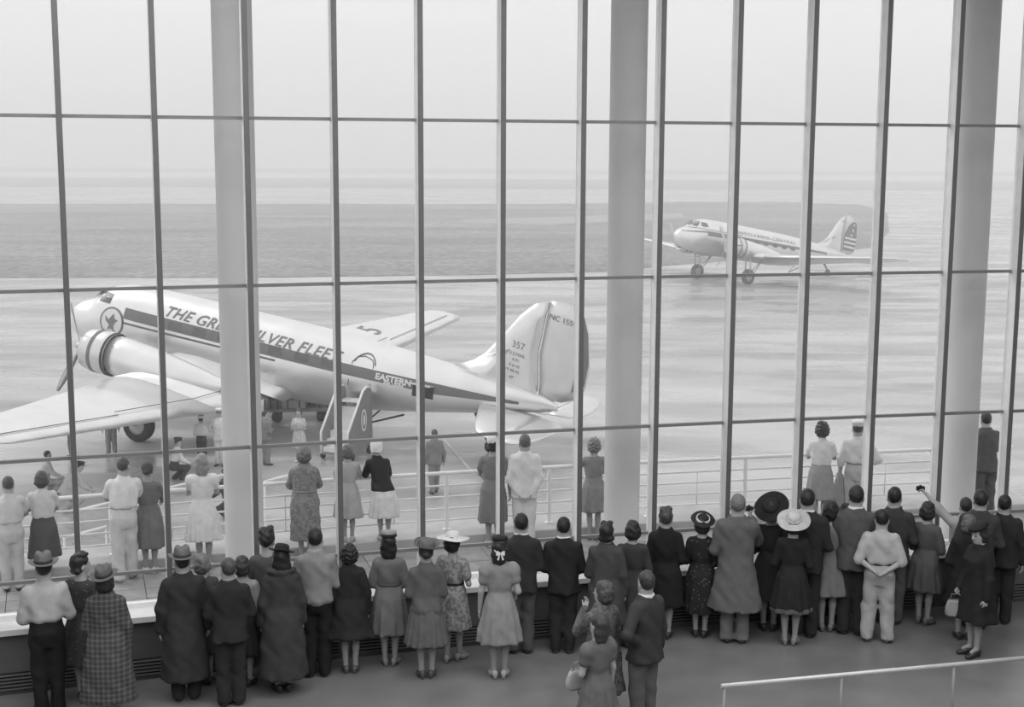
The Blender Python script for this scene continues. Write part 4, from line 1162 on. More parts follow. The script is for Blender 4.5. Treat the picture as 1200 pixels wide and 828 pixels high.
    def fh(X_, Y_, Z_):
        P = (X_, Y_, Z_)
        cap = ell(P, h(0, -.008, .083), h(.0495, .0605, .0595))
        if hs_ in ('short', 'bald', 'thin'):
            d = ell(P, h(0, -.008, .081), h(.0462, .0575, .0585))
            cut = (Y_ * .80 - Z_ * .60) - h(-.040)[0] if hs_ == 'short' else (Y_ * .75 + Z_ * .66) - h(.052)[0] if hs_ == 'bald' else (Y_ * .8 - Z_ * .6) - h(-.045)[0]
            d = np.maximum(d, cut); d = np.maximum(d, h(.034)[0] - Z_ - np.maximum(0, -Y_ - .02 * H) * .5)
            return d - curls(P, .0009, 90)
        face = (Y_ * .86 - Z_ * .50) - h(-.012)[0]
        cap = np.maximum(cap, face)
        if hs_ == 'bob':
            d = smin(cap, np.maximum(ell(P, h(0, -.022, .046), h(.060, .048, .052)), (Y_ * .95) - h(.022)[0]), .02 * H); d = d - curls(P, .0022, 75)
        elif hs_ == 'long':
            d = smin(cap, np.maximum(ell(P, h(0, -.030, .022), h(.058, .036, .074)), Y_ - h(.016)[0]), .02 * H); d = d - curls(P, .0022, 60)
        elif hs_ == 'curly':
            d = smin(cap - .006 * H, np.maximum(ell(P, h(0, -.016, .056), h(.064, .056, .056)), Y_ - h(.030)[0]), .02 * H); d = d - curls(P, .0050, 110)
        elif hs_ == 'roll':
            d = smin(cap, np.maximum(ell(P, h(0, -.030, .034), h(.058, .032, .026)), Y_ - h(.012)[0]), .012 * H)
            d = smin(d, ell(P, h(.022, .012, .130), h(.022, .034, .018)), .008 * H); d = smin(d, ell(P, h(-.022, .012, .130), h(.022, .034, .018)), .008 * H)
            d = d - curls(P, .0016, 70)
        elif hs_ == 'up':
            d = np.maximum(cap, h(.030)[0] - Z_ + Y_ * .3); d = smin(d, ell(P, h(.018, .0, .134), h(.026, .04, .022)), .012 * H); d = smin(d, ell(P, h(-.022, -.01, .128), h(.024, .036, .022)), .012 * H); d = d - curls(P, .0018, 70)
        elif hs_ == 'bun':
            d = smin(np.maximum(cap, h(.028)[0] - Z_ + Y_ * .3), ell(P, h(0, -.062, .060), h(.030, .022, .028)), .008 * H) - curls(P, .0014, 80)
        return d
    if hs_ != 'none': local_mesh('hair', fh, (.085, .10, .075, -.07, .165), .0095, hm_)
    # ---------------- hats
    if hat:
        hk, hval = hat[0], hat[1]; ho = hat[2] if len(hat) > 2 else {}
        hmat = mat(hval, .7, .12, 20, pattern=ho.get('pattern'))
        tl = ho.get('tilt', (0, 0)); HRt = HR @ rotm(0, tl[0], tl[1]); sc = ho.get('scale', 1.0)
        def put(mb, nm, material, parent=None):
            me = mb.mesh(nm); V = np.empty(len(me.vertices) * 3, np.float32); me.vertices.foreach_get('co', V); V = V.reshape(-1, 3) * H * HS
            V[:, :2] *= sc
            c0_ = np.array([0, -.006, .09]) * H * HS
            V = nb + HR @ c0_ + (V - c0_) @ HRt.T
            me.vertices.foreach_set('co', V.astype(np.float32).ravel()); me.update()
            return link(nm, me, parent or root, material)
        oy = -.006
        def sq(x, y, z, t, r_): return (x * .92, y * 1.08 + oy, z)
        if hk == 'fedora':
            def fm(x, y, z, t, r_):
                k = max(0, (z - .135) / .03); pin = k * .016 * math.exp(-(x / .016) ** 2)
                dent = k * .010 * max(0, math.sin(t)) * abs(math.cos(t))
                br = .016 * (abs(math.cos(t)) ** 3) * max(0, (r_ - .062) / .03) if z < .115 else 0
                return (x * .92 * (1 - dent * 6), y * 1.1 + oy, z - pin + br - (.006 * math.sin(t) * max(0, (r_ - .062) / .03) if z < .115 else 0))
            put(MB().lathe([(.048, .094), (.090, .097), (.093, .100), (.090, .103), (.056, .104), (.053, .125), (.050, .150), (.044, .164), (.030, .168), (.001, .164)], 32, fm), 'hat', hmat)
            put(MB().lathe([(.0575, .104), (.0560, .122), (.0550, .122), (.0560, .104)], 32, fm), 'hat_band', mat(ho.get('band', hval * .4), .6, .05, 10))
        elif hk in ('sunhat', 'brim', 'saucer', 'breton'):
            R_ = {'sunhat': .128, 'brim': .092, 'saucer': .112, 'breton': .085}[hk]; cr = .056
            wv_ = ho.get('wave', .004); up = {'sunhat': -.006, 'brim': .010, 'saucer': .004, 'breton': .030}[hk]; top_ = {'sunhat': .150, 'brim': .156, 'saucer': .142, 'breton': .158}[hk]
            def bm2(x, y, z, t, r_):
                k = max(0, (r_ - .06) / (R_ - .06))
                return (x * (.95 if r_ < .06 else 1), y * 1.06 + oy, z + up * k * k + wv_ * k * math.sin(3 * t + ph[3]))
            put(MB().lathe([(.046, .100), (R_ - .002, .101), (R_, .1035), (R_ - .002, .106), (cr + .003, .107), (cr, .118), (cr - .004, top_ - .014), (cr - .016, top_ - .003), (.02, top_), (.001, top_)], 36, bm2), 'hat', hmat)
            if 'band' in ho:
                put(MB().lathe([(cr + .0085, .107), (cr + .006, .124), (cr + .001, .124), (cr + .003, .107)], 32, bm2), 'hat_band', mat(ho['band'], .5, .05, 10))
            if ho.get('bow'):
                mb = MB()
                for sx in (-1, 1):
                    mb.rings([[(sx * .004, -.068, .112), (sx * .004, -.062, .106)], [(sx * .014, -.078, .085), (sx * .004, -.076, .083)], [(sx * .020, -.080, .048), (sx * .009, -.080, .046)]], closed_u=False)
                put(mb, 'hat_ribbon', mat(ho['band'], .5, .05, 10))
        elif hk in ('turban', 'cap', 'beret', 'pillbox', 'peaked', 'hood'):
            pr = {'turban': [(.052, .075), (.058, .095), (.057, .118), (.045, .140), (.025, .150), (.001, .152)], 'cap': [(.050, .085), (.056, .10), (.058, .118), (.046, .136), (.02, .143), (.001, .144)],
                  'beret': [(.040, .108), (.066, .116), (.072, .126), (.060, .140), (.03, .147), (.001, .147)], 'pillbox': [(.048, .112), (.056, .113), (.056, .150), (.050, .153), (.001, .153)],
                  'peaked': [(.050, .092), (.053, .094), (.054, .112), (.068, .124), (.062, .138), (.03, .144), (.001, .145)], 'hood': [(.054, .03), (.060, .06), (.060, .1), (.05, .135), (.025, .150), (.001, .152)]}[hk]
            def rm(x, y, z, t, r_):
                rip = 1 + (.025 * math.sin(9 * t + z * 160) if hk in ('turban', 'hood') else 0)
                return (x * rip * .95, y * rip * 1.1 + oy, z)
            put(MB().lathe(pr, 28, rm), 'hat', hmat)
            if hk == 'peaked': put(MB().rings([[(.05 * math.cos(t), .056 * math.sin(t) + oy + .002, .095) for t in np.linspace(.5, PI - .5, 9)], [(.052 * math.cos(t), .085 * math.sin(t) + oy + .008, .085) for t in np.linspace(.5, PI - .5, 9)]], closed_u=False), 'visor', mat(.03, .3, .05, 5))
            if hk == 'pillbox': put(MB().lathe([(.058, .112), (.060, .122), (.058, .132), (.055, .122)], 28, rm), 'hat_band', mat(ho.get('band', .02), .6, .05, 10))
        if ho.get('ribbon') is not None:
            rm_ = mat(ho['ribbon'], .5, .05, 10)
            mb = MB(); N_ = 28
            mb.rings([[( (.062) * math.cos(t), (.074) * math.sin(t) - .016, .088 + .050 * math.sin(t) + d_) for t in np.linspace(0, 2 * PI, N_, endpoint=False)] for d_ in (-.006, .006)])
            put(mb, 'hair_ribbon', rm_)
            mb = MB()
            for sx in (-1, 1):
                mb.rings([[(sx * .002, -.094, .032), (sx * .002, -.094, .044)], [(sx * .020, -.100, .026), (sx * .020, -.100, .056)], [(sx * .036, -.096, .026), (sx * .036, -.096, .054)]], closed_u=False)
                mb.rings([[(sx * .001, -.095, .038), (sx * .010, -.095, .038)], [(sx * .014, -.100, -.006), (sx * .028, -.100, .0)]], closed_u=False)
            put(mb, 'bow', rm_)
    R3 = np.array(Matrix.Rotation(rz, 3, 'Z'))
    def world(p): return np.array([X, Y, z0]) + R3 @ np.asarray(p)
    root_info = dict(root=root, wr={k_: world(v) for k_, v in wr.items()}, fd={k_: R3 @ v for k_, v in fdir.items()}, X=X, Y=Y, H=H, rz=rz, world=world)
    return root_info
# ------------------------------------------------------------------ spectators in the room
G1, G2, G3 = 'spectators in the room', 'visitors on the terrace', 'people on the apron'
C = lambda v, **k: mat(v, .85, k.pop('noise', .10), k.pop('scale', 9), **k)
BLK, DK, DG, MG, LG, WH = C(.018), C(.032), C(.07), C(.15), C(.32), C(.72)
white_col = mat(.7, .6, .05, 10)
def suit(v=.03, collar=True, **k): return ('jacket', C(v), dict(collar=white_col if collar else None, **k))
R = {}
def I(key, label, *a, **k): R[key] = person(label, *a, group=G1, **k)
I('I1', 'man in grey felt hat, white shirt and black trousers at the far left indoors', 50, 647, H=1.74, hat_h=.05, sex='m', seed=1, arms=('clasp', 'front'), top=('shirt', C(.50), {'sleeve': 'rolled'}), bottom=('trousers', BLK, {}), hat=('fedora', .16, {'band': .03}), hair=('short', .03), turn=4)
I('I2', 'dark-haired woman in dark dress looking right, behind the checked coat', 94, 649, off=-.56, seed=2, turn=-28, head=(-40, 0, 0), arms=('front', 'front'), top=('dress', C(.05, pattern='dots', val2=.12), {'sleeve': 'short'}), hair=('roll', .025))
I('I3', 'person in long checked tweed coat and tilted felt hat', 122, 662, H=1.64, hat_h=.05, sex='f', seed=3, turn=-8, arms=('front', 'down'), top=('coat', C(.06, pattern='check', val2=.16), {'hem': .14, 'flare': .05}), hat=('fedora', .13, {'band': .03, 'tilt': (8, -8)}), hair=('bob', .03))
I('I4', 'person in long plain dark overcoat and grey felt hat left of the balding man', 213, 640, H=1.70, hat_h=.05, sex='m', seed=4, turn=3, arms=('down', 'down'), top=('coat', C(.04), {'hem': .16, 'flare': .03}), bottom=('trousers', DK, {}), hat=('fedora', .15, {'band': .04}), hair=('short', .03))
I('I5', 'short fair-haired youngster behind the long plain overcoat', 236, 649, off=-.50, seed=5, arms=('down', 'down'), top=('dress', DG, {'sleeve': 'long'}), hair=('bob', .16), dx=.0)
I('I6', 'balding man in dark suit with bent elbows left of the fur-collared coat', 267, 654, H=1.66, sex='m', seed=6, turn=4, arms=('clasp', 'front'), head=(12, 0, 0), top=suit(.028, False), bottom=('trousers', DK, {}), hair=('thin', .07))
I('I7', 'dark-haired woman with pale collar just behind the balding man', 286, 655, H=1.52, seed=7, turn=-20, arms=('front', 'front'), top=('blouse', C(.35), {'sleeve': 'long'}), bottom=('skirt', DK, {}), hair=('bob', .04), dy=.10, dx=-.04)
I('I8', 'woman with dark upswept hair behind the fur-collared coat', 317, 620, off=-.52, seed=8, turn=-15, arms=('clasp', 'down'), top=('dress', C(.09), {'sleeve': 'long'}), hair=('up', .025), dx=-.04)
I('I9', 'woman in very long dark coat with fur collar and black peaked hat', 331, 634, H=1.68, hat_h=.03, seed=9, turn=6, arms=('down', 'down'), top=('coat', C(.05), {'hem': .12, 'flare': .035, 'fur': True}), hat=('brim', .015, {'tilt': (-14, 12), 'scale': .9}), hair=('long', .02), dy=-.12)
I('I10', 'young man in pale grey sweater and black trousers with neat dark hair', 369, 619, H=1.76, sex='m', seed=10, arms=('front', 'clasp'), top=('jacket', C(.26), {'hem': .50, 'flare': -.01, 'collar': C(.34)}), bottom=('trousers', BLK, {}), hair=('short', .022))
I('I11', 'woman in black cape coat with bushy dark hair', 411, 639, fy=790, seed=11, arms=('down', 'down'), top=('coat', C(.024), {'hem': .30, 'flare': .055}), hair=('curly', .02), shoes=.12)
I('I12', 'woman in belted grey dress and small flowered hat, elbows bent', 457, 622, fy=781, hat_h=.03, seed=12, turn=-4, arms=('front', 'front'), top=('dress', C(.17), {'sleeve': 'elbow', 'hem': .255, 'flare': .045, 'belt': C(.08)}), hair=('long', .02), hat=('pillbox', .30, {'band': .02, 'tilt': (-8, 0)}), shoes=.30)
I('I13', 'woman in grey jacket and pleated skirt with upturned brim hat', 500, 632, fy=796, hat_h=.03, seed=13, turn=3, arms=('front', 'front'), top=('jacket', C(.12), {'hem': .47, 'flare': .0}), bottom=('skirt', C(.13), {'pleats': 18, 'amp': .007, 'hem': .26, 'flare': .055}), hat=('breton', .13, {'tilt': (10, 6)}), hair=('bun', .03), shoes=.10)
I('I14', 'woman in printed dress and wide white sun hat', 531, 622, fy=777, hat_h=.03, seed=14, turn=-22, arms=('loose', 'front'), head=(-10, -6, 0), top=('dress', C(.20, pattern='print', val2=.34), {'sleeve': 'short', 'hem': .28, 'flare': .04, 'belt': C(.02)}), hat=('sunhat', .66, {'scale': .92}), hair=('bob', .02), shoes=.35, legs=(-.03, .04))
I('I15', 'woman in pale puff-sleeved dress with white ribbon bow in her hair', 585, 627, fy=796, hat_h=.02, seed=15, turn=4, arms=('down', 'tuck'), top=('dress', C(.28), {'sleeve': 'puff', 'hem': .27, 'flare': .055, 'pleats': 12}), hair=('long', .03), hat=('beret', .018, {'ribbon': .75, 'scale': .78, 'tilt': (-6, 0)}), shoes=.5)
I('I16', 'man in dark suit coat and grey trousers beside the bow-haired woman', 608, 603, fy=768, sex='m', seed=16, turn=5, arms=('front', 'front'), top=suit(.035), bottom=('trousers', C(.10), {}), hair=('short', .02), dx=.02, dy=.05)
I('I17', 'broad man in black suit with elbows out, middle of the crowd', 659, 606, fy=766, sex='m', seed=17, turn=0, arms=('clasp', 'clasp'), top=suit(.022), bottom=('trousers', C(.03), {}), hair=('short', .02), shoes=.12)
I('I18', 'woman in grey-brown coat with rolled dark hair', 711, 613, H=1.66, seed=18, turn=-3, arms=('clasp', 'down'), top=('coat', C(.065), {'hem': .27, 'flare': .03}), hair=('roll', .02))
I('I19', 'woman with parted dark hair in dark dress right of the grey-brown coat', 744, 611, H=1.60, seed=19, arms=('front', 'front'), top=('dress', C(.05), {'sleeve': 'long', 'hem': .27}), hair=('bob', .025), dx=-.02, dy=.03)
I('I20', 'slim woman in black coat with swept-up hair', 777, 596, fy=750, seed=20, turn=4, arms=('down', 'tuck'), top=('coat', C(.014), {'hem': .27, 'flare': .02, 'waist': .010}), hair=('up', .06))
I('I21', 'woman in black dotted dress and dark hat with white band', 820, 601, fy=748, hat_h=.03, seed=21, turn=-6, arms=('front', 'clasp'), top=('dress', C(.022, pattern='dots', val2=.10), {'sleeve': 'long', 'hem': .22, 'flare': .035}), hair=('bob', .03), hat=('saucer', .02, {'band': .6, 'tilt': (22, 10), 'scale': .82}))
I('I22', 'tall grey-haired man in long fawn raincoat holding a camera to his eye', 860, 579, fy=754, sex='m', seed=22, turn=2, arms=('front', 'camera'), top=('coat', C(.125), {'hem': .245, 'flare': .05}), bottom=('trousers', C(.20), {}), hair=('thin', .18))
I('I23', 'woman in huge black hat beyond the raincoat', 905, 586, off=-.53, hat_h=.02, seed=23, turn=0, arms=('front', 'front'), top=('dress', C(.03), {'sleeve': 'long'}), hair=('bob', .02), hat=('saucer', .014, {'tilt': (38, -14), 'scale': 1.12}), dx=.0)
I('I24', 'woman in black dress with white sun hat and hanging ribbon', 925, 601, fy=757, hat_h=.02, seed=24, turn=0, arms=('front', 'front'), top=('dress', C(.022), {'sleeve': 'long', 'hem': .30, 'flare': .05, 'slip': C(.12)}), hair=('bob', .03), hat=('sunhat', .55, {'tilt': (26, 0), 'band': .5, 'bow': True, 'scale': .9}), shoes=.25)
I('I25', 'man in dark suit just right of the white sun hat with ribbon', 947, 573, off=-.80, sex='m', seed=25, turn=-6, arms=('front', 'front'), top=suit(.030), bottom=('trousers', DK, {}), hair=('short', .025))
I('I26', 'woman with dark bob in pale dress between two men in suits', 974, 587, off=-.70, seed=26, turn=3, arms=('clasp', 'clasp'), top=('dress', C(.19), {'sleeve': 'short', 'hem': .30, 'flare': .05}), hair=('bob', .02), shoes=.2, dx=0)
I('I27', 'woman in small dark brimmed hat hidden between the suited men', 992, 591, off=-.40, hat_h=.02, seed=27, arms=('down', 'down'), top=('dress', DG, {'sleeve': 'long'}), hair=('bob', .03), hat=('brim', .04, {'scale': .8}), dx=0)
I('I28', 'man in grey suit coat and dark trousers left of the white-clad man', 1004, 569, off=-.86, sex='m', seed=28, turn=0, arms=('front', 'front'), top=suit(.095), bottom=('trousers', DK, {}), hair=('short', .03), dx=0)
I('I29', 'stout man in white shirt and white trousers, hands clasped behind him', 1027, 597, fy=753, sex='m', seed=29, turn=2, arms=('behind', 'behind'), top=('shirt', C(.46), {'sleeve': 'elbow'}), bottom=('trousers', C(.42), {'bag': .018, 'belt': C(.03)}), hair=('short', .02), spread=.075, shoes=.2)
I('I30', 'man in dark jacket and grey trousers right of the white-clad man', 1049, 571, H=1.80, sex='m', seed=30, turn=-4, arms=('front', 'front'), top=suit(.050, False), bottom=('trousers', C(.11), {}), hair=('short', .02))
I('I31', 'woman in plain grey dress with dark bob near the right column', 1081, 588, fy=733, seed=31, turn=-24, arms=('clasp', 'clasp'), top=('dress', C(.10), {'sleeve': 'elbow', 'hem': .29, 'flare': .04}), hair=('bob', .03), head=(10, 0, 0), shoes=.15)
I('I32', 'man in pale shirt raising a camera by the right column', 1132, 583, off=-.52, sex='m', seed=32, turn=12, arms=('raise', 'front'), top=('shirt', C(.38), {'sleeve': 'rolled'}), bottom=('trousers', C(.06), {}), hair=('short', .04), dx=0)
I('I33', 'fair-haired woman in black coat beyond the woman carrying a bag', 1131, 598, H=1.60, seed=33, turn=10, arms=('front', 'down'), top=('coat', C(.02), {'hem': .30, 'flare': .03}), hair=('bob', .12), dx=-.02, dy=-.22)
I('I34', 'woman in black coat and black hat turned towards the room, carrying a bag', 1140, 613, fy=770, hat_h=.02, seed=34, turn=128, arms=('down', 'bag'), head=(8, -6, 0), top=('coat', C(.02), {'hem': .28, 'flare': .03, 'collar': white_col}), hair=('bob', .03), hat=('beret', .014, {'tilt': (-16, 8)}), shoes=.03)
I('I35', 'man in dark grey suit at the right edge of the crowd', 1150, 574, off=-.98, sex='m', seed=35, turn=3, arms=('front', 'front'), top=suit(.055, False), bottom=('trousers', DK, {}), hair=('short', .025))
I('I36', 'dark-haired person in dark clothes cut by the right picture edge', 1178, 580, H=1.70, sex='m', seed=36, arms=('front', 'down'), top=suit(.03, False), bottom=('trousers', DK, {}), hair=('short', .02))
# three people nearer the camera, heading across the floor
I('F1', 'woman with wavy hair lifting a hand to her face in the foreground', 706, 681, H=1.62, seed=41, turn=42, arms=('face', 'down'), head=(20, 4, 0), top=('coat', C(.16, pattern='print', val2=.09), {'hem': .26, 'flare': .03}), hair=('bob', .07))
I('F2', 'long-haired girl in dark dress carrying a white bag in the foreground', 699, 709, H=1.54, seed=42, turn=40, arms=('clasp', 'down'), head=(8, 4, 0), top=('dress', C(.14), {'sleeve': 'puff', 'hem': .28}), hair=('long', .05), dy=-.25)
I('F3', 'young man in dark jacket turned to the left in the foreground', 757, 669, H=1.74, sex='m', seed=43, turn=48, arms=('hip', 'down'), head=(-22, 0, 0), top=suit(.045), bottom=('trousers', C(.12), {}), hair=('short', .045))

# ------------------------------------------------------------------ visitors on the terrace
def T(key, label, *a, **k): R[key] = person(label, *a, group=G2, **k)
T('T1', 'person in light trousers cut by the left picture edge on the terrace', 9, 558, off=3.7, sex='m', seed=51, arms=('rail', 'rail_low'), lean=12, top=('shirt', C(.62), {'sleeve': 'short'}), bottom=('trousers', C(.55), {}), hair=('short', .1))
T('T2', 'woman in white blouse and dark skirt at the railing, far left', 48, 552, off=3.9, seed=52, arms=('rail', 'rail_low'), lean=8, top=('blouse', C(.66), {'sleeve': 'short'}), bottom=('skirt', C(.11), {'hem': .25, 'flare': .045, 'pleats': 6}), hair=('bob', .10), shoes=.5)
T('T3', 'man in white shirt and cream trousers leaning on the railing', 146, 536, off=3.7, dx=-.05, sex='m', seed=53, arms=('rail', 'rail'), lean=13, side=2, top=('shirt', C(.78), {'sleeve': 'short'}), bottom=('trousers', C(.66), {'belt': C(.35), 'bag': .020}), hair=('short', .10), legs=(-.05, .06), shoes=.5, head=(-25, 0, 0))
T('T4', 'woman in grey dress beside the man in cream trousers', 172, 541, off=3.92, seed=54, arms=('rail_low', 'rail_low'), turn=-6, lean=5, top=('dress', C(.20), {'sleeve': 'elbow', 'hem': .25, 'flare': .05, 'pleats': 12}), hair=('bun', .08), shoes=.7)
T('T5', 'blonde woman in white puff-sleeved dress at the railing', 236, 532, off=3.9, seed=55, arms=('rail', 'rail'), lean=6, top=('dress', C(.78), {'sleeve': 'puff', 'hem': .27, 'flare': .055, 'pleats': 16}), hair=('long', .30), shoes=.6)
T('T6', 'woman in hooded grey patterned coat leaning at the railing', 356, 523, off=3.9, seed=56, arms=('rail', 'rail'), lean=9, top=('coat', C(.30, pattern='print', val2=.22), {'hem': .20, 'flare': .0, 'belt': C(.3)}), hair=('bob', .15), hat=('hood', .28))
T('T7', 'woman in pale dress half hidden by a window bar', 407, 521, off=4.2, z0=.15, seed=57, arms=('rail', 'rail'), lean=8, top=('dress', C(.46), {'sleeve': 'short', 'hem': .27, 'flare': .05}), hair=('bob', .16), shoes=.5)
T('T8', 'woman in white cap, dark jacket and white skirt bent over the railing', 437, 516, off=4.15, z0=.15, seed=58, arms=('rail', 'rail'), lean=15, side=-9, turn=6, dx=.16, top=('jacket', C(.045), {'hem': .52, 'flare': -.01}), bottom=('skirt', C(.78), {'hem': .26, 'flare': .055, 'pleats': 14}), hair=('none', .05), hat=('hood', .85), shoes=.5)
T('T9', 'woman in grey dress and white turban beside the man in white', 578, 511, off=3.88, seed=59, arms=('rail_low', 'loose'), lean=2, top=('dress', C(.24), {'sleeve': 'short', 'hem': .24, 'flare': .03, 'pleats': 6}), hair=('roll', .05), hat=('turban', .8), shoes=.7)
T('T10', 'man in white suit with hands clasped behind his back', 615, 509, off=3.72, sex='m', seed=60, arms=('behind_low', 'behind_low'), turn=3, top=('jacket', C(.80), {'hem': .46, 'flare': .005}), bottom=('trousers', C(.76), {}), hair=('thin', .14))
T('T11', 'curly blonde girl in grey dress left of the middle column', 697, 514, off=3.92, seed=61, arms=('up_rail', 'rail'), turn=10, lean=6, top=('dress', C(.28), {'sleeve': 'short', 'hem': .30, 'flare': .05, 'pleats': 12}), hair=('curly', .24), shoes=.2)
T('T12', 'woman in white blouse and grey skirt on the right of the terrace', 964, 495, off=3.92, seed=62, arms=('rail', 'rail'), lean=3, top=('blouse', C(.76), {'sleeve': 'short'}), bottom=('skirt', C(.34), {'hem': .27, 'flare': .03, 'pleats': 8}), hair=('curly', .08))
T('T13', 'man in white shirt and white cap with one hand on his hip', 1006, 491, off=3.85, hat_h=.03, sex='m', seed=63, arms=('down', 'hip'), turn=-4, top=('shirt', C(.78), {'sleeve': 'rolled'}), bottom=('trousers', C(.55), {'belt': C(.3)}), hair=('short', .10), hat=('peaked', .75))
T('T14', 'man in dark suit leaning on the railing at the right edge', 1159, 483, off=3.9, sex='m', seed=64, arms=('rail', 'rail'), lean=12, turn=16, top=('jacket', C(.10), {}), bottom=('trousers', C(.11), {}), hair=('short', .05))

# ------------------------------------------------------------------ people on the apron
def A(key, label, *a, **k): R[key] = person(label, *a, z0=GROUND, group=G3, coarse=1, **k)
def apx(px, fy_, H): p = on_z(px, fy_, GROUND); q = pix((p[0], p[1], GROUND + H)); return dict(hx=q[0], hy=q[1], H=H)
k_ = apx(74, 534, 1.72); A('A1', 'mechanic in dark trousers bending under the wing, far left', k_['hx'], k_['hy'], H=1.72, sex='m', seed=71, turn=60, lean=25, arms=('fwd', 'fwd'), top=('shirt', C(.5), {}), bottom=('trousers', C(.16), {}), hair=('short', .05))
k_ = apx(131, 532, 1.72); A('A2', 'man in striped grey trousers standing behind the near wing', k_['hx'], k_['hy'], H=1.72, sex='m', seed=72, turn=10, top=('shirt', C(.5), {}), bottom=('trousers', C(.28, pattern='stripe', val2=.5), {}), hair=('short', .05), spread=.06)
A('A3', 'crouching man in pale shirt on the apron at far left', 56, 528, H=1.70, sex='m', seed=73, turn=-70, drop=.25, legs=(.02, .12), arms=('fwd', 'fwd'), lean=12, top=('shirt', C(.55), {}), bottom=('trousers', C(.4), {}), hair=('short', .06))
A('A4', 'stooping man in pale overalls beside the crouching man', 94, 541, H=1.70, sex='m', seed=74, turn=-80, drop=.20, legs=(-.02, .10), arms=('fwd', 'fwd'), lean=30, top=('shirt', C(.5), {}), bottom=('trousers', C(.45), {}), hair=('short', .04), hat=('peaked', .05))
A('A5', 'squatting man in dark cap, white shirt and dark trousers', 209, 513, H=1.70, sex='m', seed=75, turn=-75, drop=.26, legs=(.02, .12), arms=('fwd', 'fwd'), lean=14, top=('shirt', C(.72), {}), bottom=('trousers', C(.06), {}), hair=('short', .05), hat=('peaked', .05))
A('A6', 'man in white cap, white shirt and dark trousers under the wing', 237, 487, fy=545, sex='m', seed=76, turn=-20, arms=('front', 'front'), top=('shirt', C(.76), {'sleeve': 'rolled'}), bottom=('trousers', C(.05), {}), hair=('short', .05), hat=('peaked', .8))
A('A7', 'mechanic in white overalls and white cap facing the terminal', 249, 479, fy=546, sex='m', seed=77, turn=160, arms=('loose', 'hip'), top=('jacket', C(.76), {}), bottom=('trousers', C(.74), {}), hair=('short', .05), hat=('peaked', .8), dx=.25)
k_ = apx(264, 570, 1.70); A('A8', 'stooping man in dark clothes beside the first column', 262, 549, H=1.70, sex='m', seed=78, turn=40, drop=.22, legs=(0, .1), arms=('fwd', 'fwd'), lean=20, top=('jacket', C(.08), {}), bottom=('trousers', C(.06), {}), hair=('short', .05))
A('A9', 'man in grey work clothes standing right of the first column', 311, 481, H=1.72, sex='m', seed=79, turn=-60, arms=('folded', 'folded'), top=('jacket', C(.22), {}), bottom=('trousers', C(.24), {}), hair=('short', .05))
A('A10', 'girl in white flowered dress with folded arms facing the terminal', 351, 479, fy=541, seed=80, turn=170, arms=('folded', 'folded'), top=('dress', C(.66, pattern='print', val2=.45), {'sleeve': 'short', 'hem': .26, 'flare': .04}), hair=('bob', .05), shoes=.8)
A('A11', 'man in grey suit walking on the apron beside the painted line', 503, 503, fy=578, sex='m', seed=81, turn=20, arms=('down', 'loose'), top=('jacket', C(.22), {}), bottom=('trousers', C(.24), {}), hair=('short', .08), legs=(-.05, .06), dx=.15)

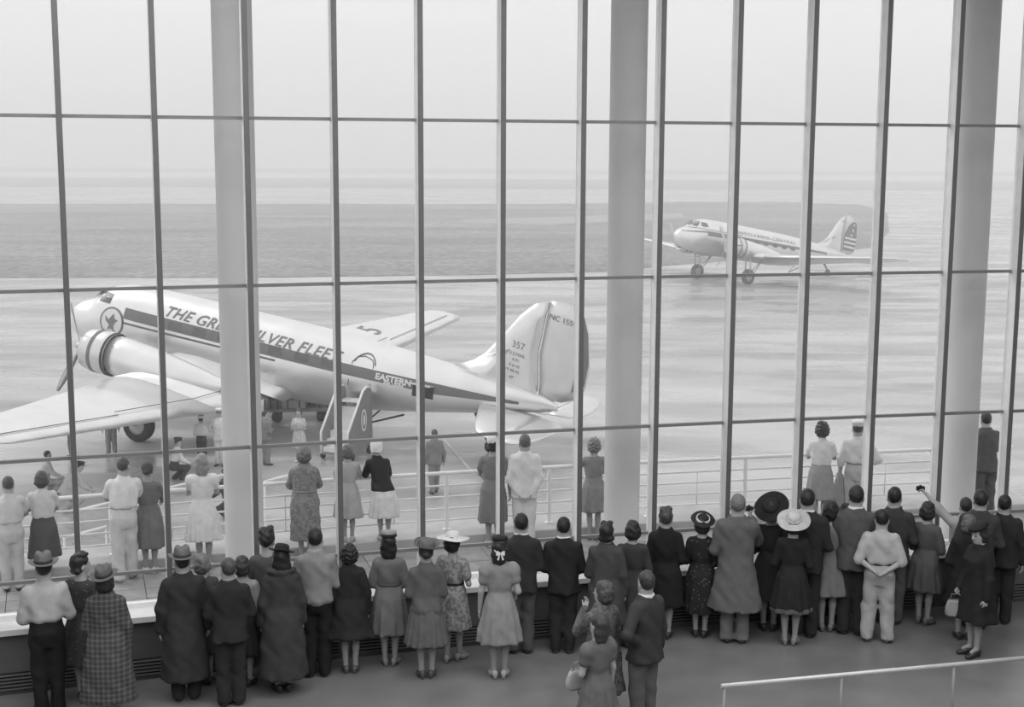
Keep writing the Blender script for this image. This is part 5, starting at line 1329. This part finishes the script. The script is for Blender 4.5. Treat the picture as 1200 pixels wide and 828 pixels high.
# ------------------------------------------------------------------ things carried
cam_m = mat(.02, .35, .1, 10, spec=.6)
def camera_at(p, rz, label):
    o = empty('camera_body', tuple(p), (0, 0, rz)); tag(o, label, 'camera', 'hand cameras')
    bevel_box('case', (0, 0, .03), (.055, .022, .032), cam_m, o, .008)
    mb = MB(); mb.rings([[(r_ * math.cos(2 * PI * k / 14), y_, .03 + r_ * math.sin(2 * PI * k / 14)) for k in range(14)] for r_, y_ in ((.022, .02), (.022, .045), (.016, .047), (.001, .040))]); mb.build('lens', mat(.1, .2, .05, 10, metallic=.6), o)
    MB().box((0, 0, .068), (.016, .014, .007)).build('viewfinder', cam_m, o)
    return o
def handbag(p, rz, label, v, size=(.14, .045, .09)):
    o = empty('handbag', tuple(p), (0, 0, rz)); tag(o, label, 'handbag', 'handbags')
    sx, sy, sz = size; m_ = mat(v, .5, .1, 10)
    rings = []
    for z, k in ((0, .8), (.02, 1.0), (sz * 1.0, 1.0), (sz * 1.6, .85), (sz * 2, .7)):
        rings.append([(sx * k * math.copysign(abs(math.cos(t)) ** .5, math.cos(t)), sy * (1 - z / sz * .25) * math.copysign(abs(math.sin(t)) ** .7, math.sin(t)), z - 2 * sz) for t in np.linspace(0, 2 * PI, 20, endpoint=False)])
    MB().rings(rings, cap0=True, cap1=True).build('bag_body', m_, o)
    MB().tube([(-sx * .5, 0, 0), (-sx * .4, 0, .07), (sx * .4, 0, .07), (sx * .5, 0, 0)], .008, 6).build('handle', mat(v * .6, .5, .1, 10), o)
    MB().box((0, 0, .002), (sx * .68, sy * .35, .006)).build('clasp', mat(.4, .3, .05, 10, metallic=.7), o)
    return o
r_ = R['I22']; camera_at(r_['wr'][1] + r_['fd'][1] * .11, r_['rz'], 'small black camera held up by the man in the raincoat')
r_ = R['I32']; camera_at(r_['wr'][-1] + r_['fd'][-1] * .12 + np.array([0, 0, -.045]), r_['rz'], 'small black camera held high by the right column')
r_ = R['I34']; handbag(r_['wr'][1] + r_['fd'][1] * .10 + np.array([0, 0, -.07]), r_['rz'] + 1.2, 'pale gathered handbag carried by the woman in black at right', .30, (.12, .05, .10))
r_ = R['F2']; handbag(r_['wr'][-1] + r_['fd'][-1] * .08 + np.array([-.05, .02, .04]), r_['rz'], 'large white handbag carried by the long-haired girl', .45, (.17, .05, .10))
r_ = R['I15']
cl = empty('clutch_bag', tuple(r_['wr'][1] + r_['fd'][1] * .06), (0, 0, r_['rz'])); tag(cl, 'pale flat clutch bag under the arm of the bow-haired woman', 'handbag', 'handbags')
bevel_box('bag_body', (.02, 0, 0), (.022, .12, .07), mat(.35, .5, .1, 10), cl, .012)
MB().add([(.045, -.11, .06), (.045, .11, .06), (.046, .0, -.01)], [(0, 1, 2)]).build('flap', mat(.28, .5, .1, 10), cl)
r_ = R['T13']
p_ = r_['wr'][-1]
dr = empty('folded_coat', (p_[0], p_[1], p_[2]), (0, 0, r_['rz'])); tag(dr, 'pale coat hanging from the hand of the man in the white cap', 'coat')
V, Q = snet(lambda X_, Y_, Z_: profile((X_, Y_, Z_), [(-.72, .13, .05, 0), (-.4, .12, .05, 0), (-.12, .08, .045, 0), (.0, .05, .04, 0)], 2.0, 7, .016, (0, -.5), .4), np.arange(-.2, .2, .014), np.arange(-.12, .12, .014), np.arange(-.75, .04, .014))
link('coat_cloth', mesh_np('coat_cloth', V, Q), dr, C(.42))
MB().tube([(-.05, 0, -.02), (-.02, .0, .02), (.03, 0, .0)], .02, 6).build('coat_collar', C(.38), dr)
